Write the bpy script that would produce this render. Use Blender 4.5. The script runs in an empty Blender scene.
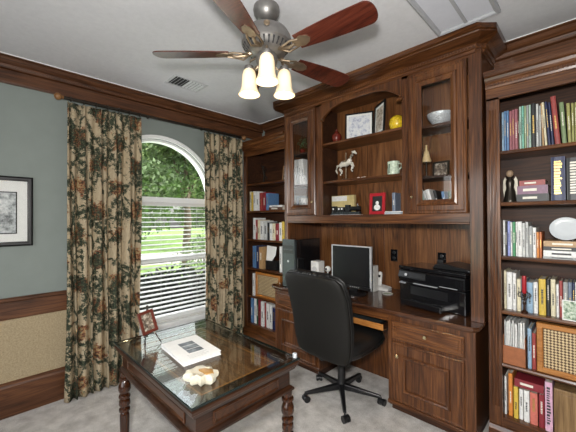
import bpy, bmesh, math, random
from mathutils import Matrix, Vector
random.seed(7)
PI = math.pi
SC = bpy.context.scene
COL = SC.collection
R = math.radians

# ------------------------------------------------------------------ materials
def nt(name):
    m = bpy.data.materials.new(name); m.use_nodes = True
    t = m.node_tree; b = t.nodes['Principled BSDF']
    return m, t, b
def N(t, kind, **kw):
    n = t.nodes.new(kind)
    for k, v in kw.items(): setattr(n, k, v)
    return n
def ramp(t, fac, stops):
    r = N(t, 'ShaderNodeValToRGB'); e = r.color_ramp.elements
    while len(e) < len(stops): e.new(0.5)
    for i, (p, c) in enumerate(stops):
        e[i].position = p; e[i].color = (*c, 1)
    t.links.new(fac, r.inputs[0]); return r.outputs[0]
def noise(t, vec, scale, detail=4, rough=.55, dist=0):
    n = N(t, 'ShaderNodeTexNoise'); n.inputs['Scale'].default_value = scale
    n.inputs['Detail'].default_value = detail; n.inputs['Roughness'].default_value = rough
    n.inputs['Distortion'].default_value = dist
    t.links.new(vec, n.inputs['Vector']); return n.outputs['Fac']
def scaled(t, src, s):
    m = N(t, 'ShaderNodeMapping'); m.inputs['Scale'].default_value = s
    t.links.new(src, m.inputs['Vector']); return m.outputs[0]
def bump(t, b, h, strength=.3, dist=.002):
    n = N(t, 'ShaderNodeBump'); n.inputs['Strength'].default_value = strength
    n.inputs['Distance'].default_value = dist
    t.links.new(h, n.inputs['Height']); t.links.new(n.outputs[0], b.inputs['Normal'])
def mixc(t, fac, a, b, mode='MIX'):
    n = N(t, 'ShaderNodeMix', data_type='RGBA', blend_type=mode)
    if isinstance(fac, (int, float)): n.inputs[0].default_value = fac
    else: t.links.new(fac, n.inputs[0])
    for i, v in ((6, a), (7, b)):
        if isinstance(v, tuple): n.inputs[i].default_value = (*v, 1)
        else: t.links.new(v, n.inputs[i])
    return n.outputs[2]
def mth(t, op, a, b=0.0, clamp=False):
    n = N(t, 'ShaderNodeMath', operation=op); n.use_clamp = clamp
    for i, v in ((0, a), (1, b)):
        if isinstance(v, (int, float)): n.inputs[i].default_value = v
        else: t.links.new(v, n.inputs[i])
    return n.outputs[0]
def pos(t): return N(t, 'ShaderNodeNewGeometry').outputs['Position']

def wood(name, axis, dark=(.022,.0072,.0024), mid=(.080,.027,.0085), light=(.205,.080,.026), rough=.30, coat=.35):
    m, t, b = nt(name)
    p = pos(t)
    s = {'x': (1.6, 26, 26), 'y': (26, 1.6, 26), 'z': (26, 26, 1.6)}[axis]
    s2 = {'x': (.45, 5, 5), 'y': (5, .45, 5), 'z': (5, 5, .45)}[axis]
    s3 = {'x': (3, 110, 110), 'y': (110, 3, 110), 'z': (110, 110, 3)}[axis]
    f1 = noise(t, scaled(t, p, s3), 1.6, 4, .7)
    f2 = noise(t, scaled(t, p, s2), 1.3, 3, .5, .4)
    rg = mth(t, 'ABSOLUTE', mth(t, 'SINE', mth(t, 'MULTIPLY', noise(t, scaled(t, p, s2), .9, 2, .5), 55)))
    v = mth(t, 'ADD', mth(t, 'MULTIPLY', f1, .55), mth(t, 'ADD', mth(t, 'MULTIPLY', rg, .10), mth(t, 'MULTIPLY', f2, .38)))
    c = ramp(t, v, [(.37, dark), (.52, mid), (.70, light)])
    t.links.new(c, b.inputs['Base Color'])
    b.inputs['Roughness'].default_value = rough
    b.inputs['Specular IOR Level'].default_value = .35
    b.inputs['Coat Weight'].default_value = coat; b.inputs['Coat Roughness'].default_value = .14
    bump(t, b, f1, .25, .001)
    return m
def plain(name, col, rough=.5, metal=0, var=.12, scale=30, bumpv=0, coat=0, spec=.5):
    m, t, b = nt(name)
    f = noise(t, pos(t), scale, 3)
    c = ramp(t, f, [(.3, tuple(x*(1-var) for x in col)), (.7, tuple(min(1, x*(1+var)) for x in col))])
    t.links.new(c, b.inputs['Base Color'])
    b.inputs['Roughness'].default_value = rough; b.inputs['Metallic'].default_value = metal
    b.inputs['Coat Weight'].default_value = coat; b.inputs['Specular IOR Level'].default_value = spec
    if bumpv: bump(t, b, f, bumpv, .003)
    return m
def glass(name, refl=.08, tint=(1, 1, 1), rough=.0):
    m = bpy.data.materials.new(name); m.use_nodes = True; t = m.node_tree
    t.nodes.remove(t.nodes['Principled BSDF']); out = t.nodes['Material Output']
    tr = N(t, 'ShaderNodeBsdfTransparent'); tr.inputs[0].default_value = (*tint, 1)
    gl = N(t, 'ShaderNodeBsdfGlossy'); gl.inputs['Roughness'].default_value = rough
    lw = N(t, 'ShaderNodeLayerWeight'); lw.inputs[0].default_value = .5
    k = mth(t, 'ADD', mth(t, 'MULTIPLY', mth(t, 'POWER', lw.outputs['Facing'], 4.2), .9), refl, True)
    mx = N(t, 'ShaderNodeMixShader'); t.links.new(k, mx.inputs[0])
    t.links.new(tr.outputs[0], mx.inputs[1]); t.links.new(gl.outputs[0], mx.inputs[2])
    t.links.new(mx.outputs[0], out.inputs[0]); return m

WV = wood('wood_vertical_grain', 'z'); WX = wood('wood_grain_along_x', 'x'); WY = wood('wood_grain_along_y', 'y')
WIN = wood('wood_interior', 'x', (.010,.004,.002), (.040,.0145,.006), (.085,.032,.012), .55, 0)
WBACK = wood('oak_back_panel', 'z', (.040,.014,.0045), (.135,.052,.017), (.27,.12,.045), .36, .15)
WTOP = wood('desk_top_wood', 'x', (.014,.005,.002), (.05,.018,.008), (.11,.045,.02), .16, .6)
WDK = wood('table_dark_wood', 'y', (.006,.0025,.0012), (.022,.008,.0035), (.055,.020,.008), .28, .25)
WDKX = wood('table_dark_wood_x', 'x', (.008,.003,.0012), (.032,.011,.004), (.075,.027,.010), .28, .25)
WINSET = wood('table_inset_wood', 'x', (.05,.018,.007), (.17,.07,.028), (.32,.15,.06), .4, .1)
WLEG = wood('turned_leg_wood', 'z', (.006,.002,.001), (.026,.008,.003), (.075,.024,.007), .2, .35)
WTRIM = wood('trim_wood_y', 'y', (.026,.0095,.004), (.088,.033,.013), (.17,.068,.028), .42, .1)
WTRIMX = wood('trim_wood_x', 'x', (.026,.0095,.004), (.088,.033,.013), (.17,.068,.028), .42, .1)
WORANGE = wood('honey_wood', 'x', (.20,.07,.015), (.38,.15,.035), (.52,.24,.07), .35, .3)
WROD = plain('rod_wood', (.23, .11, .04), .4)
WOAK = wood('grey_brown_oak', 'z', (.10,.055,.022), (.22,.13,.055), (.34,.22,.10), .5, .1)
PAINT = plain('grey_green_paint', (.215, .245, .226), .7, var=.03, scale=8)
def mk_ceiling():
    m, t, b = nt('textured_ceiling'); p = pos(t)
    f = noise(t, p, 28, 6, .7)
    t.links.new(ramp(t, f, [(.35, (.60, .605, .625)), (.65, (.645, .65, .67))]), b.inputs['Base Color'])
    b.inputs['Roughness'].default_value = .9; bump(t, b, f, .35, .003); return m
CEIL = mk_ceiling()
def mk_carpet():
    m, t, b = nt('pale_grey_carpet'); p = pos(t)
    f = noise(t, p, 9, 3, .6); g = noise(t, p, 160, 3, .8)
    v = mth(t, 'ADD', mth(t, 'MULTIPLY', f, .45), mth(t, 'MULTIPLY', g, .55))
    t.links.new(ramp(t, v, [(.34, (.36, .335, .31)), (.62, (.78, .75, .715))]), b.inputs['Base Color'])
    b.inputs['Roughness'].default_value = 1; b.inputs['Specular IOR Level'].default_value = .1
    bump(t, b, v, .9, .012); return m
CARPET = mk_carpet()
def mk_grass_cloth():
    m, t, b = nt('tan_wall_covering'); p = pos(t)
    f = noise(t, p, 90, 4, .7)
    t.links.new(ramp(t, f, [(.3, (.27, .205, .115)), (.7, (.46, .37, .235))]), b.inputs['Base Color'])
    b.inputs['Roughness'].default_value = .85; bump(t, b, f, .5, .003); return m
TAN = mk_grass_cloth()
def mk_curtain():
    m, t, b = nt('printed_curtain_cloth')
    uv = N(t, 'ShaderNodeUVMap').outputs[0]
    sep = N(t, 'ShaderNodeSeparateXYZ'); t.links.new(uv, sep.inputs[0]); U, V = sep.outputs[0], sep.outputs[1]
    weave = noise(t, scaled(t, uv, (60, 6, 1)), 4, 3)
    base = ramp(t, weave, [(.3, (.33, .26, .165)), (.7, (.50, .41, .28))])
    su = mth(t, 'SINE', mth(t, 'MULTIPLY', U, 11)); sv = mth(t, 'SINE', mth(t, 'MULTIPLY', V, 15))
    wob = noise(t, uv, 10, 5, .75)
    isl = mth(t, 'ADD', mth(t, 'MULTIPLY', su, sv), mth(t, 'MULTIPLY', mth(t, 'SUBTRACT', wob, .5), 3.4))
    islm = ramp(t, isl, [(.40, (0, 0, 0)), (.50, (1, 1, 1))])
    spots = noise(t, uv, 30, 5, .8)
    isc = ramp(t, spots, [(.34, (.012, .014, .012)), (.44, (.055, .045, .022)), (.49, (.24, .058, .038)), (.54, (.36, .26, .11)), (.60, (.30, .27, .17)), (.66, (.10, .10, .05))])
    c1 = mixc(t, islm, base, isc)
    vn = noise(t, uv, 30, 5, .8, .3)
    n3 = mth(t, 'ABSOLUTE', mth(t, 'SUBTRACT', noise(t, scaled(t, uv, (1, .62, 1)), 3.3, 2, .5), .5))
    n4 = mth(t, 'ABSOLUTE', mth(t, 'SUBTRACT', noise(t, scaled(t, uv, (1.3, .7, 1)), 4.6, 1, .5, .5), .47))
    vm = mth(t, 'SUBTRACT', vn, mth(t, 'MULTIPLY', mth(t, 'MINIMUM', n3, n4), 2.4))
    vmask = ramp(t, vm, [(.41, (0, 0, 0)), (.43, (1, 1, 1))])
    gcol = ramp(t, noise(t, uv, 60, 3, .7), [(.38, (.010, .014, .011)), (.54, (.040, .050, .030)), (.66, (.13, .13, .08))])
    c2 = mixc(t, vmask, c1, gcol)
    t.links.new(c2, b.inputs['Base Color']); b.inputs['Roughness'].default_value = .8
    b.inputs['Specular IOR Level'].default_value = .2
    bump(t, b, weave, .2, .001); return m
CURTAIN = mk_curtain()
def mk_cane():
    m, t, b = nt('woven_cane'); p = pos(t)
    a = N(t, 'ShaderNodeTexChecker'); a.inputs['Scale'].default_value = 85
    mp = N(t, 'ShaderNodeMapping'); mp.inputs['Rotation'].default_value = (0, R(45), 0)
    t.links.new(p, mp.inputs['Vector']); t.links.new(mp.outputs[0], a.inputs['Vector'])
    f = noise(t, p, 120, 2)
    v = mth(t, 'ADD', mth(t, 'MULTIPLY', a.outputs['Fac'], .55), mth(t, 'MULTIPLY', f, .5))
    t.links.new(ramp(t, v, [(.28, (.09, .05, .022)), (.5, (.34, .22, .10)), (.75, (.60, .46, .26))]), b.inputs['Base Color'])
    b.inputs['Roughness'].default_value = .6; bump(t, b, v, .6, .003); return m
CANE = mk_cane()
def mk_shade():
    m, t, b = nt('lit_frosted_glass_shade')
    b.inputs['Base Color'].default_value = (.78, .70, .52, 1); b.inputs['Roughness'].default_value = .4
    p = pos(t); sp = N(t, 'ShaderNodeSeparateXYZ'); t.links.new(p, sp.inputs[0])
    lw = N(t, 'ShaderNodeLayerWeight'); lw.inputs[0].default_value = .35
    c = ramp(t, lw.outputs['Facing'], [(.0, (1, .86, .56)), (.8, (1, .62, .26))])
    t.links.new(c, b.inputs['Emission Color']); b.inputs['Emission Strength'].default_value = .42
    return m
SHADE = mk_shade()
_mats = {}
COLS = dict(white=(.72,.72,.70), black=(.012,.013,.015), cream=(.66,.60,.42), yellow=(.60,.42,.06), red=(.29,.045,.04), navy=(.012,.02,.075),
    blue=(.10,.20,.37), light_blue=(.26,.39,.52), rose=(.29,.10,.12), brown=(.08,.03,.015), pale_green=(.36,.50,.42), mint=(.20,.48,.38), green=(.05,.24,.10),
    grey=(.30,.31,.31), pale_grey=(.52,.53,.52), tan=(.42,.26,.12), olive=(.30,.29,.09), purple=(.20,.10,.16), lavender=(.28,.32,.62), pink=(.62,.38,.50),
    coral=(.58,.16,.12), orange=(.62,.22,.04), rust=(.42,.12,.03), dark_red=(.22,.02,.03), slate=(.16,.20,.27), leaf=(.17,.24,.11), sage=(.30,.38,.22), dark_green=(.02,.07,.04), leather=(.30,.10,.035))
def bc(c):
    if c not in _mats: _mats[c] = plain('book_' + c, COLS[c], .45, var=.15, scale=60)
    return _mats[c]
PAGES = plain('book_pages', (.62, .57, .47), .8, var=.15, scale=200)
INK_L = plain('pale_lettering', (.75, .72, .62), .5); INK_D = plain('dark_lettering', (.03, .03, .035), .5)
GOLD = plain('gilt', (.55, .38, .12), .35, 1)
BRASS = plain('antique_brass', (.27, .205, .14), .42, .8); PEWTER = plain('pewter_metal', (.235, .225, .215), .42, .75)
KNOB = plain('brass_knob', (.75, .62, .38), .2, 1)
LEATHER = plain('black_leather', (.008, .008, .008), .38, var=.3, scale=220, bumpv=.3)
CLOTHBK = plain('chair_shell_black', (.0085, .008, .007), .55, var=.25, scale=300, bumpv=.2, spec=.28)
BLKPL = plain('black_plastic', (.010, .010, .011), .28); BLKGL = plain('gloss_black_plastic', (.007, .007, .008), .08, coat=.6)
SCREEN = plain('dark_screen', (.008, .009, .011), .25); SILVER = plain('silver_plastic', (.62, .63, .65), .3, .2)
GREYPL = plain('grey_plastic', (.045, .055, .058), .3, .3); WHPL = plain('white_plastic', (.70, .69, .66), .4)
WHITE = plain('white_trim_paint', (.80, .81, .80), .4, var=.02); BLIND = plain('white_blind_slat', (.66, .66, .64), .45, var=.02)
PAPER = plain('paper_white', (.80, .80, .78), .7, var=.03); BLKFR = plain('black_frame', (.006, .006, .006), .35, spec=.25)
GREYFR = plain('grey_frame_face', (.045, .045, .046), .4, spec=.3); MATW = plain('mat_board', (.74, .74, .71), .8, var=.03)
REDFR = plain('red_frame', (.36, .012, .02), .3); BLADE = wood('fan_blade_wood', 'x', (.022, .005, .003), (.075, .015, .008), (.14, .034, .018), .3, .25)
GLASS = glass('window_glass', .03); CGLASS = glass('cabinet_glass', .03); TGLASS = glass('table_glass', .07, (.90, .94, .92)); PGLASS = glass('picture_glass', .01)
GEDGE = plain('glass_edge', (.006, .012, .011), .12)
ALU = plain('vent_metal', (.50, .51, .52), .5); VDARK = plain('vent_dark', (.03, .03, .03), .8)
PANE = plain('pale_diffuser', (.62, .64, .70), .5, var=.02); FRAMEW = plain('fixture_frame', (.38, .39, .41), .5, var=.03)
YGLZ = plain('yellow_glaze', (.62, .42, .02), .25, var=.35, scale=60); REDGLZ = plain('dark_red_glaze', (.14, .02, .012), .15)
GRNGLZ = plain('pale_green_glaze', (.48, .56, .44), .3, var=.3, scale=50); STONE = plain('cream_stone', (.60, .56, .45), .3, var=.12, scale=30)
AMBER = plain('amber_vein', (.36, .19, .05), .35); BRONZE = plain('dark_bronze', (.045, .038, .03), .3, .7)
CRYST = plain('cut_crystal', (.55, .58, .60), .08, .2, var=.5, scale=120, bumpv=.6); FLORAL = plain('floral_print', (.30, .36, .16), .6, var=.9, scale=70)
def mk_print(name, a, b_, c, scale):
    m, t, b = nt(name); f = noise(t, pos(t), scale, 5, .7)
    t.links.new(ramp(t, f, [(.35, a), (.5, b_), (.65, c)]), b.inputs['Base Color']); b.inputs['Roughness'].default_value = .5; return m
ENGRAVE = mk_print('grey_engraving', (.10,.11,.11), (.38,.40,.40), (.62,.64,.63), 22)
SKETCH = mk_print('blue_sketch', (.30,.33,.45), (.62,.64,.68), (.74,.74,.72), 30)
SKETCH2 = mk_print('brown_sketch', (.16,.12,.09), (.46,.38,.30), (.66,.62,.54), 30)
PHOTOD = mk_print('dark_photo', (.02,.018,.016), (.14,.10,.07), (.50,.46,.38), 45)
PHOTOG = mk_print('green_photo', (.03,.08,.03), (.30,.40,.28), (.7,.7,.62), 60)
COVERPIC = mk_print('magazine_photo', (.04,.05,.055), (.12,.14,.155), (.26,.29,.31), 25)

# ------------------------------------------------------------------ mesh building
class MB:
    def __init__(s): s.bm = bmesh.new(); s.M = Matrix()
    def v(s, p): return s.bm.verts.new(s.M @ Vector(p))
    def f(s, vs):
        try: return s.bm.faces.new(vs)
        except ValueError: return None
    def box(s, x0, x1, y0, y1, z0, z1):
        a = [s.v((x, y, z)) for z in (z0, z1) for x, y in ((x0, y0), (x1, y0), (x1, y1), (x0, y1))]
        for q in ((3, 2, 1, 0), (4, 5, 6, 7), (0, 1, 5, 4), (1, 2, 6, 5), (2, 3, 7, 6), (3, 0, 4, 7)): s.f([a[i] for i in q])
        return s
    def rings(s, rs, cap0=True, cap1=True, closed=True):
        L = [[s.v(p) for p in r] for r in rs]; n = len(L[0])
        for A, B in zip(L, L[1:]):
            for i in range(n if closed else n-1): s.f([A[i], A[(i+1) % n], B[(i+1) % n], B[i]])
        if cap0: s.f(L[0][::-1])
        if cap1: s.f(L[-1])
        return s
    def lathe(s, c, prof, n=20, cap=True):
        return s.rings([[(c[0]+r*math.cos(2*PI*i/n), c[1]+r*math.sin(2*PI*i/n), c[2]+z) for i in range(n)] for r, z in prof], cap, cap)
    def tube(s, pts, r, n=8):
        pts = [Vector(p) for p in pts]; out = []
        rr = r if isinstance(r, (list, tuple)) else [r]*len(pts)
        up = Vector((0, 0, 1))
        for i, p in enumerate(pts):
            d = (pts[min(i+1, len(pts)-1)]-pts[max(i-1, 0)]).normalized()
            a = d.cross(up if abs(d.z) < .9 else Vector((1, 0, 0))).normalized(); b = d.cross(a)
            out.append([p+rr[i]*(math.cos(2*PI*k/n)*a+math.sin(2*PI*k/n)*b) for k in range(n)])
        return s.rings(out)
    def prism(s, poly, axis, a, b):
        def mk(u, w, t): return {'x': (t, u, w), 'y': (u, t, w), 'z': (u, w, t)}[axis]
        return s.rings([[mk(u, w, a) for u, w in poly], [mk(u, w, b) for u, w in poly]])
    def rect_rings(s, x0, x1, z0, z1, prof, cap=True, capback=False):
        # prof: (inset, y) rings of a moulded frame facing -Y
        rs = [[(x0+i, y, z0+i), (x1-i, y, z0+i), (x1-i, y, z1-i), (x0+i, y, z1-i)] for i, y in prof]
        return s.rings(rs, capback, cap)
    def sphere(s, c, r, n=12, sq=(1, 1, 1)):
        k = n//2
        rs = []
        for j in range(k+1):
            a = -PI/2+PI*j/k; rr = max(math.cos(a), .02)
            rs.append([(c[0]+r*sq[0]*rr*math.cos(2*PI*i/n), c[1]+r*sq[1]*rr*math.sin(2*PI*i/n), c[2]+r*sq[2]*math.sin(a)) for i in range(n)])
        return s.rings(rs)
    def build(s, name, mat, parent=None, smooth=False, bev=0, label=None, org=None, seg=2):
        bmesh.ops.remove_doubles(s.bm, verts=s.bm.verts, dist=1e-6)
        bmesh.ops.recalc_face_normals(s.bm, faces=s.bm.faces)
        base = parent['_w'] if parent else (org or (0, 0, 0))
        base = Vector(base)
        bmesh.ops.translate(s.bm, verts=s.bm.verts, vec=-base)
        me = bpy.data.meshes.new(name); s.bm.to_mesh(me); s.bm.free()
        me.materials.append(mat)
        if smooth:
            for p in me.polygons: p.use_smooth = True
        o = bpy.data.objects.new(name, me); COL.objects.link(o)
        if parent: o.parent = parent
        else: o.location = base
        o['_w'] = tuple(base)
        if bev:
            b = o.modifiers.new('bev', 'BEVEL'); b.width = bev; b.segments = seg; b.limit_method = 'ANGLE'; b.angle_limit = R(35)
        if smooth:
            es = o.modifiers.new('es', 'EDGE_SPLIT'); es.split_angle = R(38)
        if label: o['label'] = label
        return o
def thing(name, label, cat, loc, group=None):
    o = bpy.data.objects.new(name, None); COL.objects.link(o); o.location = loc; o.empty_display_size = .05
    o['_w'] = tuple(loc); o['label'] = label; o['category'] = cat
    if group: o['group'] = group
    return o
def tag(o, label, cat, group=None, kind=None):
    o['label'] = label; o['category'] = cat
    if group: o['group'] = group
    if kind: o['kind'] = kind
    return o
def st(o): o['kind'] = 'structure'; return o
def T(x, y, z, rz=0, rx=0, ry=0): return Matrix.Translation((x, y, z)) @ Matrix.Rotation(rz, 4, 'Z') @ Matrix.Rotation(ry, 4, 'Y') @ Matrix.Rotation(rx, 4, 'X')
def B(x0, x1, y0, y1, z0, z1): return MB().box(x0, x1, y0, y1, z0, z1)

# ------------------------------------------------------------------ room shell
XL, YB, CZ = -3.21, 2.75, 2.74
XR, YF = 1.75, -1.9
st(B(XL-.12, XR+.12, YF-.12, 3.1, -.1, 0).build('floor', CARPET))
st(B(XL-.12, XR+.12, YF-.12, 3.1, CZ, CZ+.1).build('ceiling', CEIL))
m = MB(); m.box(XL-.12, -2.416, YB, 3.1, 0, CZ); m.box(-.526, XR+.12, YB, 3.1, 0, CZ); m.box(-2.416, -.526, 3.0, 3.1, 0, CZ); st(m.build('wall_back', PAINT))
st(B(XR, XR+.12, YF, YB, 0, CZ).build('wall_right', PAINT))
# front wall (behind the camera) with a wide opening added to let fill light in
m = MB(); m.box(XL-.12, -2.2, YF-.12, YF, 0, CZ); m.box(.9, XR+.12, YF-.12, YF, 0, CZ); m.box(-2.2, .9, YF-.12, YF, 2.35, CZ); m.box(-2.2, .9, YF-.12, YF, 0, .5)
st(m.build('wall_front', PAINT))
# left wall with arched window hole
WC, WZ, WR = 1.38, 1.73, .600          # arch centre y, springing z, glass radius
WB = .43
def leftwall():
    m = MB(); x0, x1 = XL-.12, XL
    m.box(x0, x1, YF, WC-WR, .80, CZ); m.box(x0, x1, WC+WR, YB, .80, CZ)
    m.box(x0, x1, WC-WR, WC+WR, 2.5, CZ)
    n = 28; pts = [(WC+WR*math.cos(PI*i/n), WZ+WR*math.sin(PI*i/n)) for i in range(n+1)]
    for (a, za), (b, zb) in zip(pts, pts[1:]): m.prism([(a, za), (b, zb), (b, 2.5), (a, 2.5)], 'x', x0, x1)
    return m
st(leftwall().build('wall_left', PAINT))
m = MB(); m.box(XL-.12, XL, YF, WC-WR, 0, .80); m.box(XL-.12, XL, WC+WR, YB, 0, .80); m.box(XL-.12, XL, WC-WR, WC+WR, 0, WB)
st(m.build('wall_left_lower', TAN))
# trims on the left wall, split at the window
def trim(name, prof, y0, y1, mat=WTRIM): return st(MB().prism([(XL+d, z) for d, z in prof], 'y', y0, y1).build(name, mat))
rail = [(0, .736), (.012, .740), (.016, .752), (.016, .872), (.030, .882), (.030, .898), (.022, .905), (0, .905)]
base = [(0, 0), (.020, 0), (.020, .225), (.012, .240), (.012, .255), (0, .262)]
# left-wall runs are prisms in x-z extruded along y
trim('trim_1', rail, YF, WC-WR-.075); trim('trim_2', rail, WC+WR+.075, 2.40)
trim('baseboard_left', base, YF, 2.40)
crown = [(0, 2.549), (.020, 2.549), (.026, 2.562), (.026, 2.648), (.020, 2.652), (.046, 2.658), (.048, 2.670), (.040, 2.674), (.046, 2.686), (.060, 2.690), (.078, 2.705), (.092, 2.722), (.110, 2.727), (.110, 2.7395), (0, 2.7395)]
trim('trim_3', crown, YF, YB)
m = MB().prism([(YB-d, z) for d, z in crown], 'x', XL+.11, -2.42); st(m.build('trim_4', WTRIMX))
m = MB().prism([(YB-d, z) for d, z in crown], 'x', -.52, XR); st(m.build('trim_5', WTRIMX))
st(B(XL+.111, XR, YB-.112, YB-.104, 2.7335, 2.7398).build('trim_6', WHITE)); st(B(XL+.104, XL+.114, YF, YB-.104, 2.7335, 2.7398).build('trim_7', WHITE))

# ------------------------------------------------------------------ window
win = bpy.data.objects.new('window_1', None); COL.objects.link(win); win.location = (XL, WC, WB); win['_w'] = (XL, WC, WB); win['kind'] = 'structure'
def arc_ring(m, r0, r1, x0, x1, n=36):
    pts = [PI*i/n for i in range(n+1)]
    for a, b in zip(pts, pts[1:]):
        m.prism([(WC+r0*math.cos(a), WZ+r0*math.sin(a)), (WC+r1*math.cos(a), WZ+r1*math.sin(a)), (WC+r1*math.cos(b), WZ+r1*math.sin(b)), (WC+r0*math.cos(b), WZ+r0*math.sin(b))], 'x', x0, x1)
m = MB(); arc_ring(m, WR, WR+.035, XL+.0005, XL+.018); arc_ring(m, WR+.020, WR+.035, XL+.018, XL+.028)
m.box(XL+.0005, XL+.018, WC-WR-.035, WC-WR, WB, WZ); m.box(XL+.0005, XL+.018, WC+WR, WC+WR+.035, WB, WZ)
m.build('casing', WHITE, win)
m = MB(); arc_ring(m, WR-.022, WR, XL-.10, XL-.02); m.box(XL-.10, XL-.02, WC-WR, WC-WR+.022, WB, WZ); m.box(XL-.10, XL-.02, WC+WR-.022, WC+WR, WB, WZ)
m.box(XL-.10, XL-.02, WC-WR+.022, WC+WR-.022, WB, WB+.05)
m.build('window_frame', WHITE, win)
m = MB(); m.box(XL-.10, XL+.004, WC-WR+.022, WC+WR-.022, 1.675, 1.73); m.build('transom_bar', WHITE, win, bev=.004)
m = MB(); m.box(XL-.095, XL-.055, WC-WR+.022, WC+WR-.022, 1.055, 1.105); m.build('meeting_rail', WHITE, win)
m = MB(); n = 30; rr = WR-.022
m.prism([(WC+rr*math.cos(PI*i/n), WZ+rr*math.sin(PI*i/n)) for i in range(n+1)], 'x', XL-.075, XL-.071); m.build('arch_pane', GLASS, win)
B(XL-.075, XL-.071, WC-WR+.022, WC+WR-.022, WB+.05, 1.675).build('pane', GLASS, win)
m = MB(); m.box(XL-.10, XL+.055, WC-WR-.09, WC+WR+.09, WB-.035, WB-.0005); m.box(XL+.0005, XL+.02, WC-WR-.035, WC+WR+.035, WB-.10, WB-.035)
m.build('window_sill', WHITE, win, bev=.004)
# blinds: head rail, 26 slats, bottom rail, cords
bl = thing('window_blind', 'white horizontal slat blind hanging in the lower part of the window', 'blind', (XL-.02, WC, WB+.02))
y0, y1 = WC-WR+.03, WC+WR-.03
B(XL-.045, XL-.002, y0, y1, 1.640, 1.6745).build('head_rail', BLIND, bl)
z = 1.612; k = 0
ta = R(9)
while z > WB+.035:
    mm = MB(); mm.M = T(XL-.024, 0, z, ry=ta); mm.box(-.024, .024, y0, y1, -.0012, .0012)
    mm.build('slat', BLIND, bl); z -= .0468; k += 1
B(XL-.045, XL-.002, y0, y1, WB+.0005, WB+.018).build('bottom_rail', BLIND, bl)
m = MB()
for yy in (y0+.16, WC, y1-.16): m.tube([(XL+.001, yy, WB+.02), (XL+.001, yy, 1.64)], .0013, 5)
m.build('ladder_cord', BLIND, bl)

# ------------------------------------------------------------------ curtains and rod
def curtain(name, label, ya, yb, ztop, folds, seed, xc=-3.095):
    rnd = random.Random(seed); m = MB(); bm = m.bm; uvl = bm.loops.layers.uv.new('UVMap')
    nu, nv = folds*14, 46; ph = [rnd.uniform(-.5, .5) for _ in range(folds+2)]; am = [rnd.uniform(.65, 1.15) for _ in range(folds+2)]
    V = []; 
    for j in range(nv+1):
        v = j/nv; z = .012+(ztop-.012)*v; row = []
        for i in range(nu+1):
            u = i/nu; a = u*folds; k = int(a)
            amp = .026*am[k]*(1-(a-k))+.026*am[k+1]*(a-k); amp *= 1-.45*v**6
            spread = 1+.02*math.sin(6*v+seed)
            y = ya+(yb-ya)*(.5+(u-.5)*spread)+.012*math.sin(2*PI*a*.5+ph[0]*4+3*v)
            x = xc+amp*math.sin(2*PI*a+.9*math.sin(2.2*v+ph[k]))+.006*math.sin(9*v+a)
            row.append(bm.verts.new((x, y, z)))
        V.append(row)
    W = (yb-ya)*1.9
    for j in range(nv):
        for i in range(nu):
            f = bm.faces.new([V[j][i], V[j][i+1], V[j+1][i+1], V[j+1][i]])
            for lp, (a, b_) in zip(f.loops, ((i, j), (i+1, j), (i+1, j+1), (i, j+1))): lp[uvl].uv = (a/nu*W+seed*.37, b_/nv*ztop)
    c = thing(name, label, 'curtain', (xc, (ya+yb)/2, 0), 'patterned curtains on the wooden rod')
    o = m.build('curtain_panel', CURTAIN, c, smooth=True)
    s = o.modifiers.new('s', 'SOLIDIFY'); s.thickness = .002
    return c
RZ = 2.505
cl = curtain('curtain', 'beige floor length curtain printed with green vines and figures, left of the window', .545, 1.128, 2.475, 10, 3)
cr = curtain('curtain', 'beige printed curtain hanging between the window and the dark corner bookcase', 1.812, 2.345, 2.475, 9, 9)
for c, ys in ((cl, (.58, 1.13)), (cr, (1.87, 2.31))):
    for k in range(7):
        y = ys[0]+(ys[1]-ys[0])*k/6; mm = MB(); n = 16
        mm.tube([(-3.095+.021*math.cos(2*PI*i/n), y, RZ+.0-.003+.021*math.sin(2*PI*i/n)) for i in range(n+1)], .003, 6); mm.build('ring', BRONZE, c, smooth=True)
rod = thing('curtain_rod', 'dark wooden curtain rod with round carved end knobs under the crown moulding', 'curtain rod', (-3.095, 1.46, RZ))
MB().tube([(-3.095, .53, RZ), (-3.095, 2.335, RZ)], .0135, 12).build('rod', BRONZE, rod, smooth=True)
for yy, s in ((.53, -1), (2.335, 1)):
    mm = MB(); mm.M = T(-3.095, yy, RZ, 0, R(90)*(-s) if True else 0)
    mm.lathe((0, 0, 0), [(.013, 0), (.018, .004), (.012, .010), (.024, .022), (.030, .036), (.026, .052), (.013, .062), (.002, .066)], 16)
    mm.build('finial', WROD, rod, smooth=True)
for yy in (1.21, 1.79):
    mm = MB(); mm.tube([(XL+.0265, yy, RZ+.03), (-3.13, yy, RZ+.005), (-3.112, yy, RZ-.017), (-3.09, yy, RZ-.018), (-3.077, yy, RZ-.006)], .005, 6); mm.build('bracket', BRONZE, rod)

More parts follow.
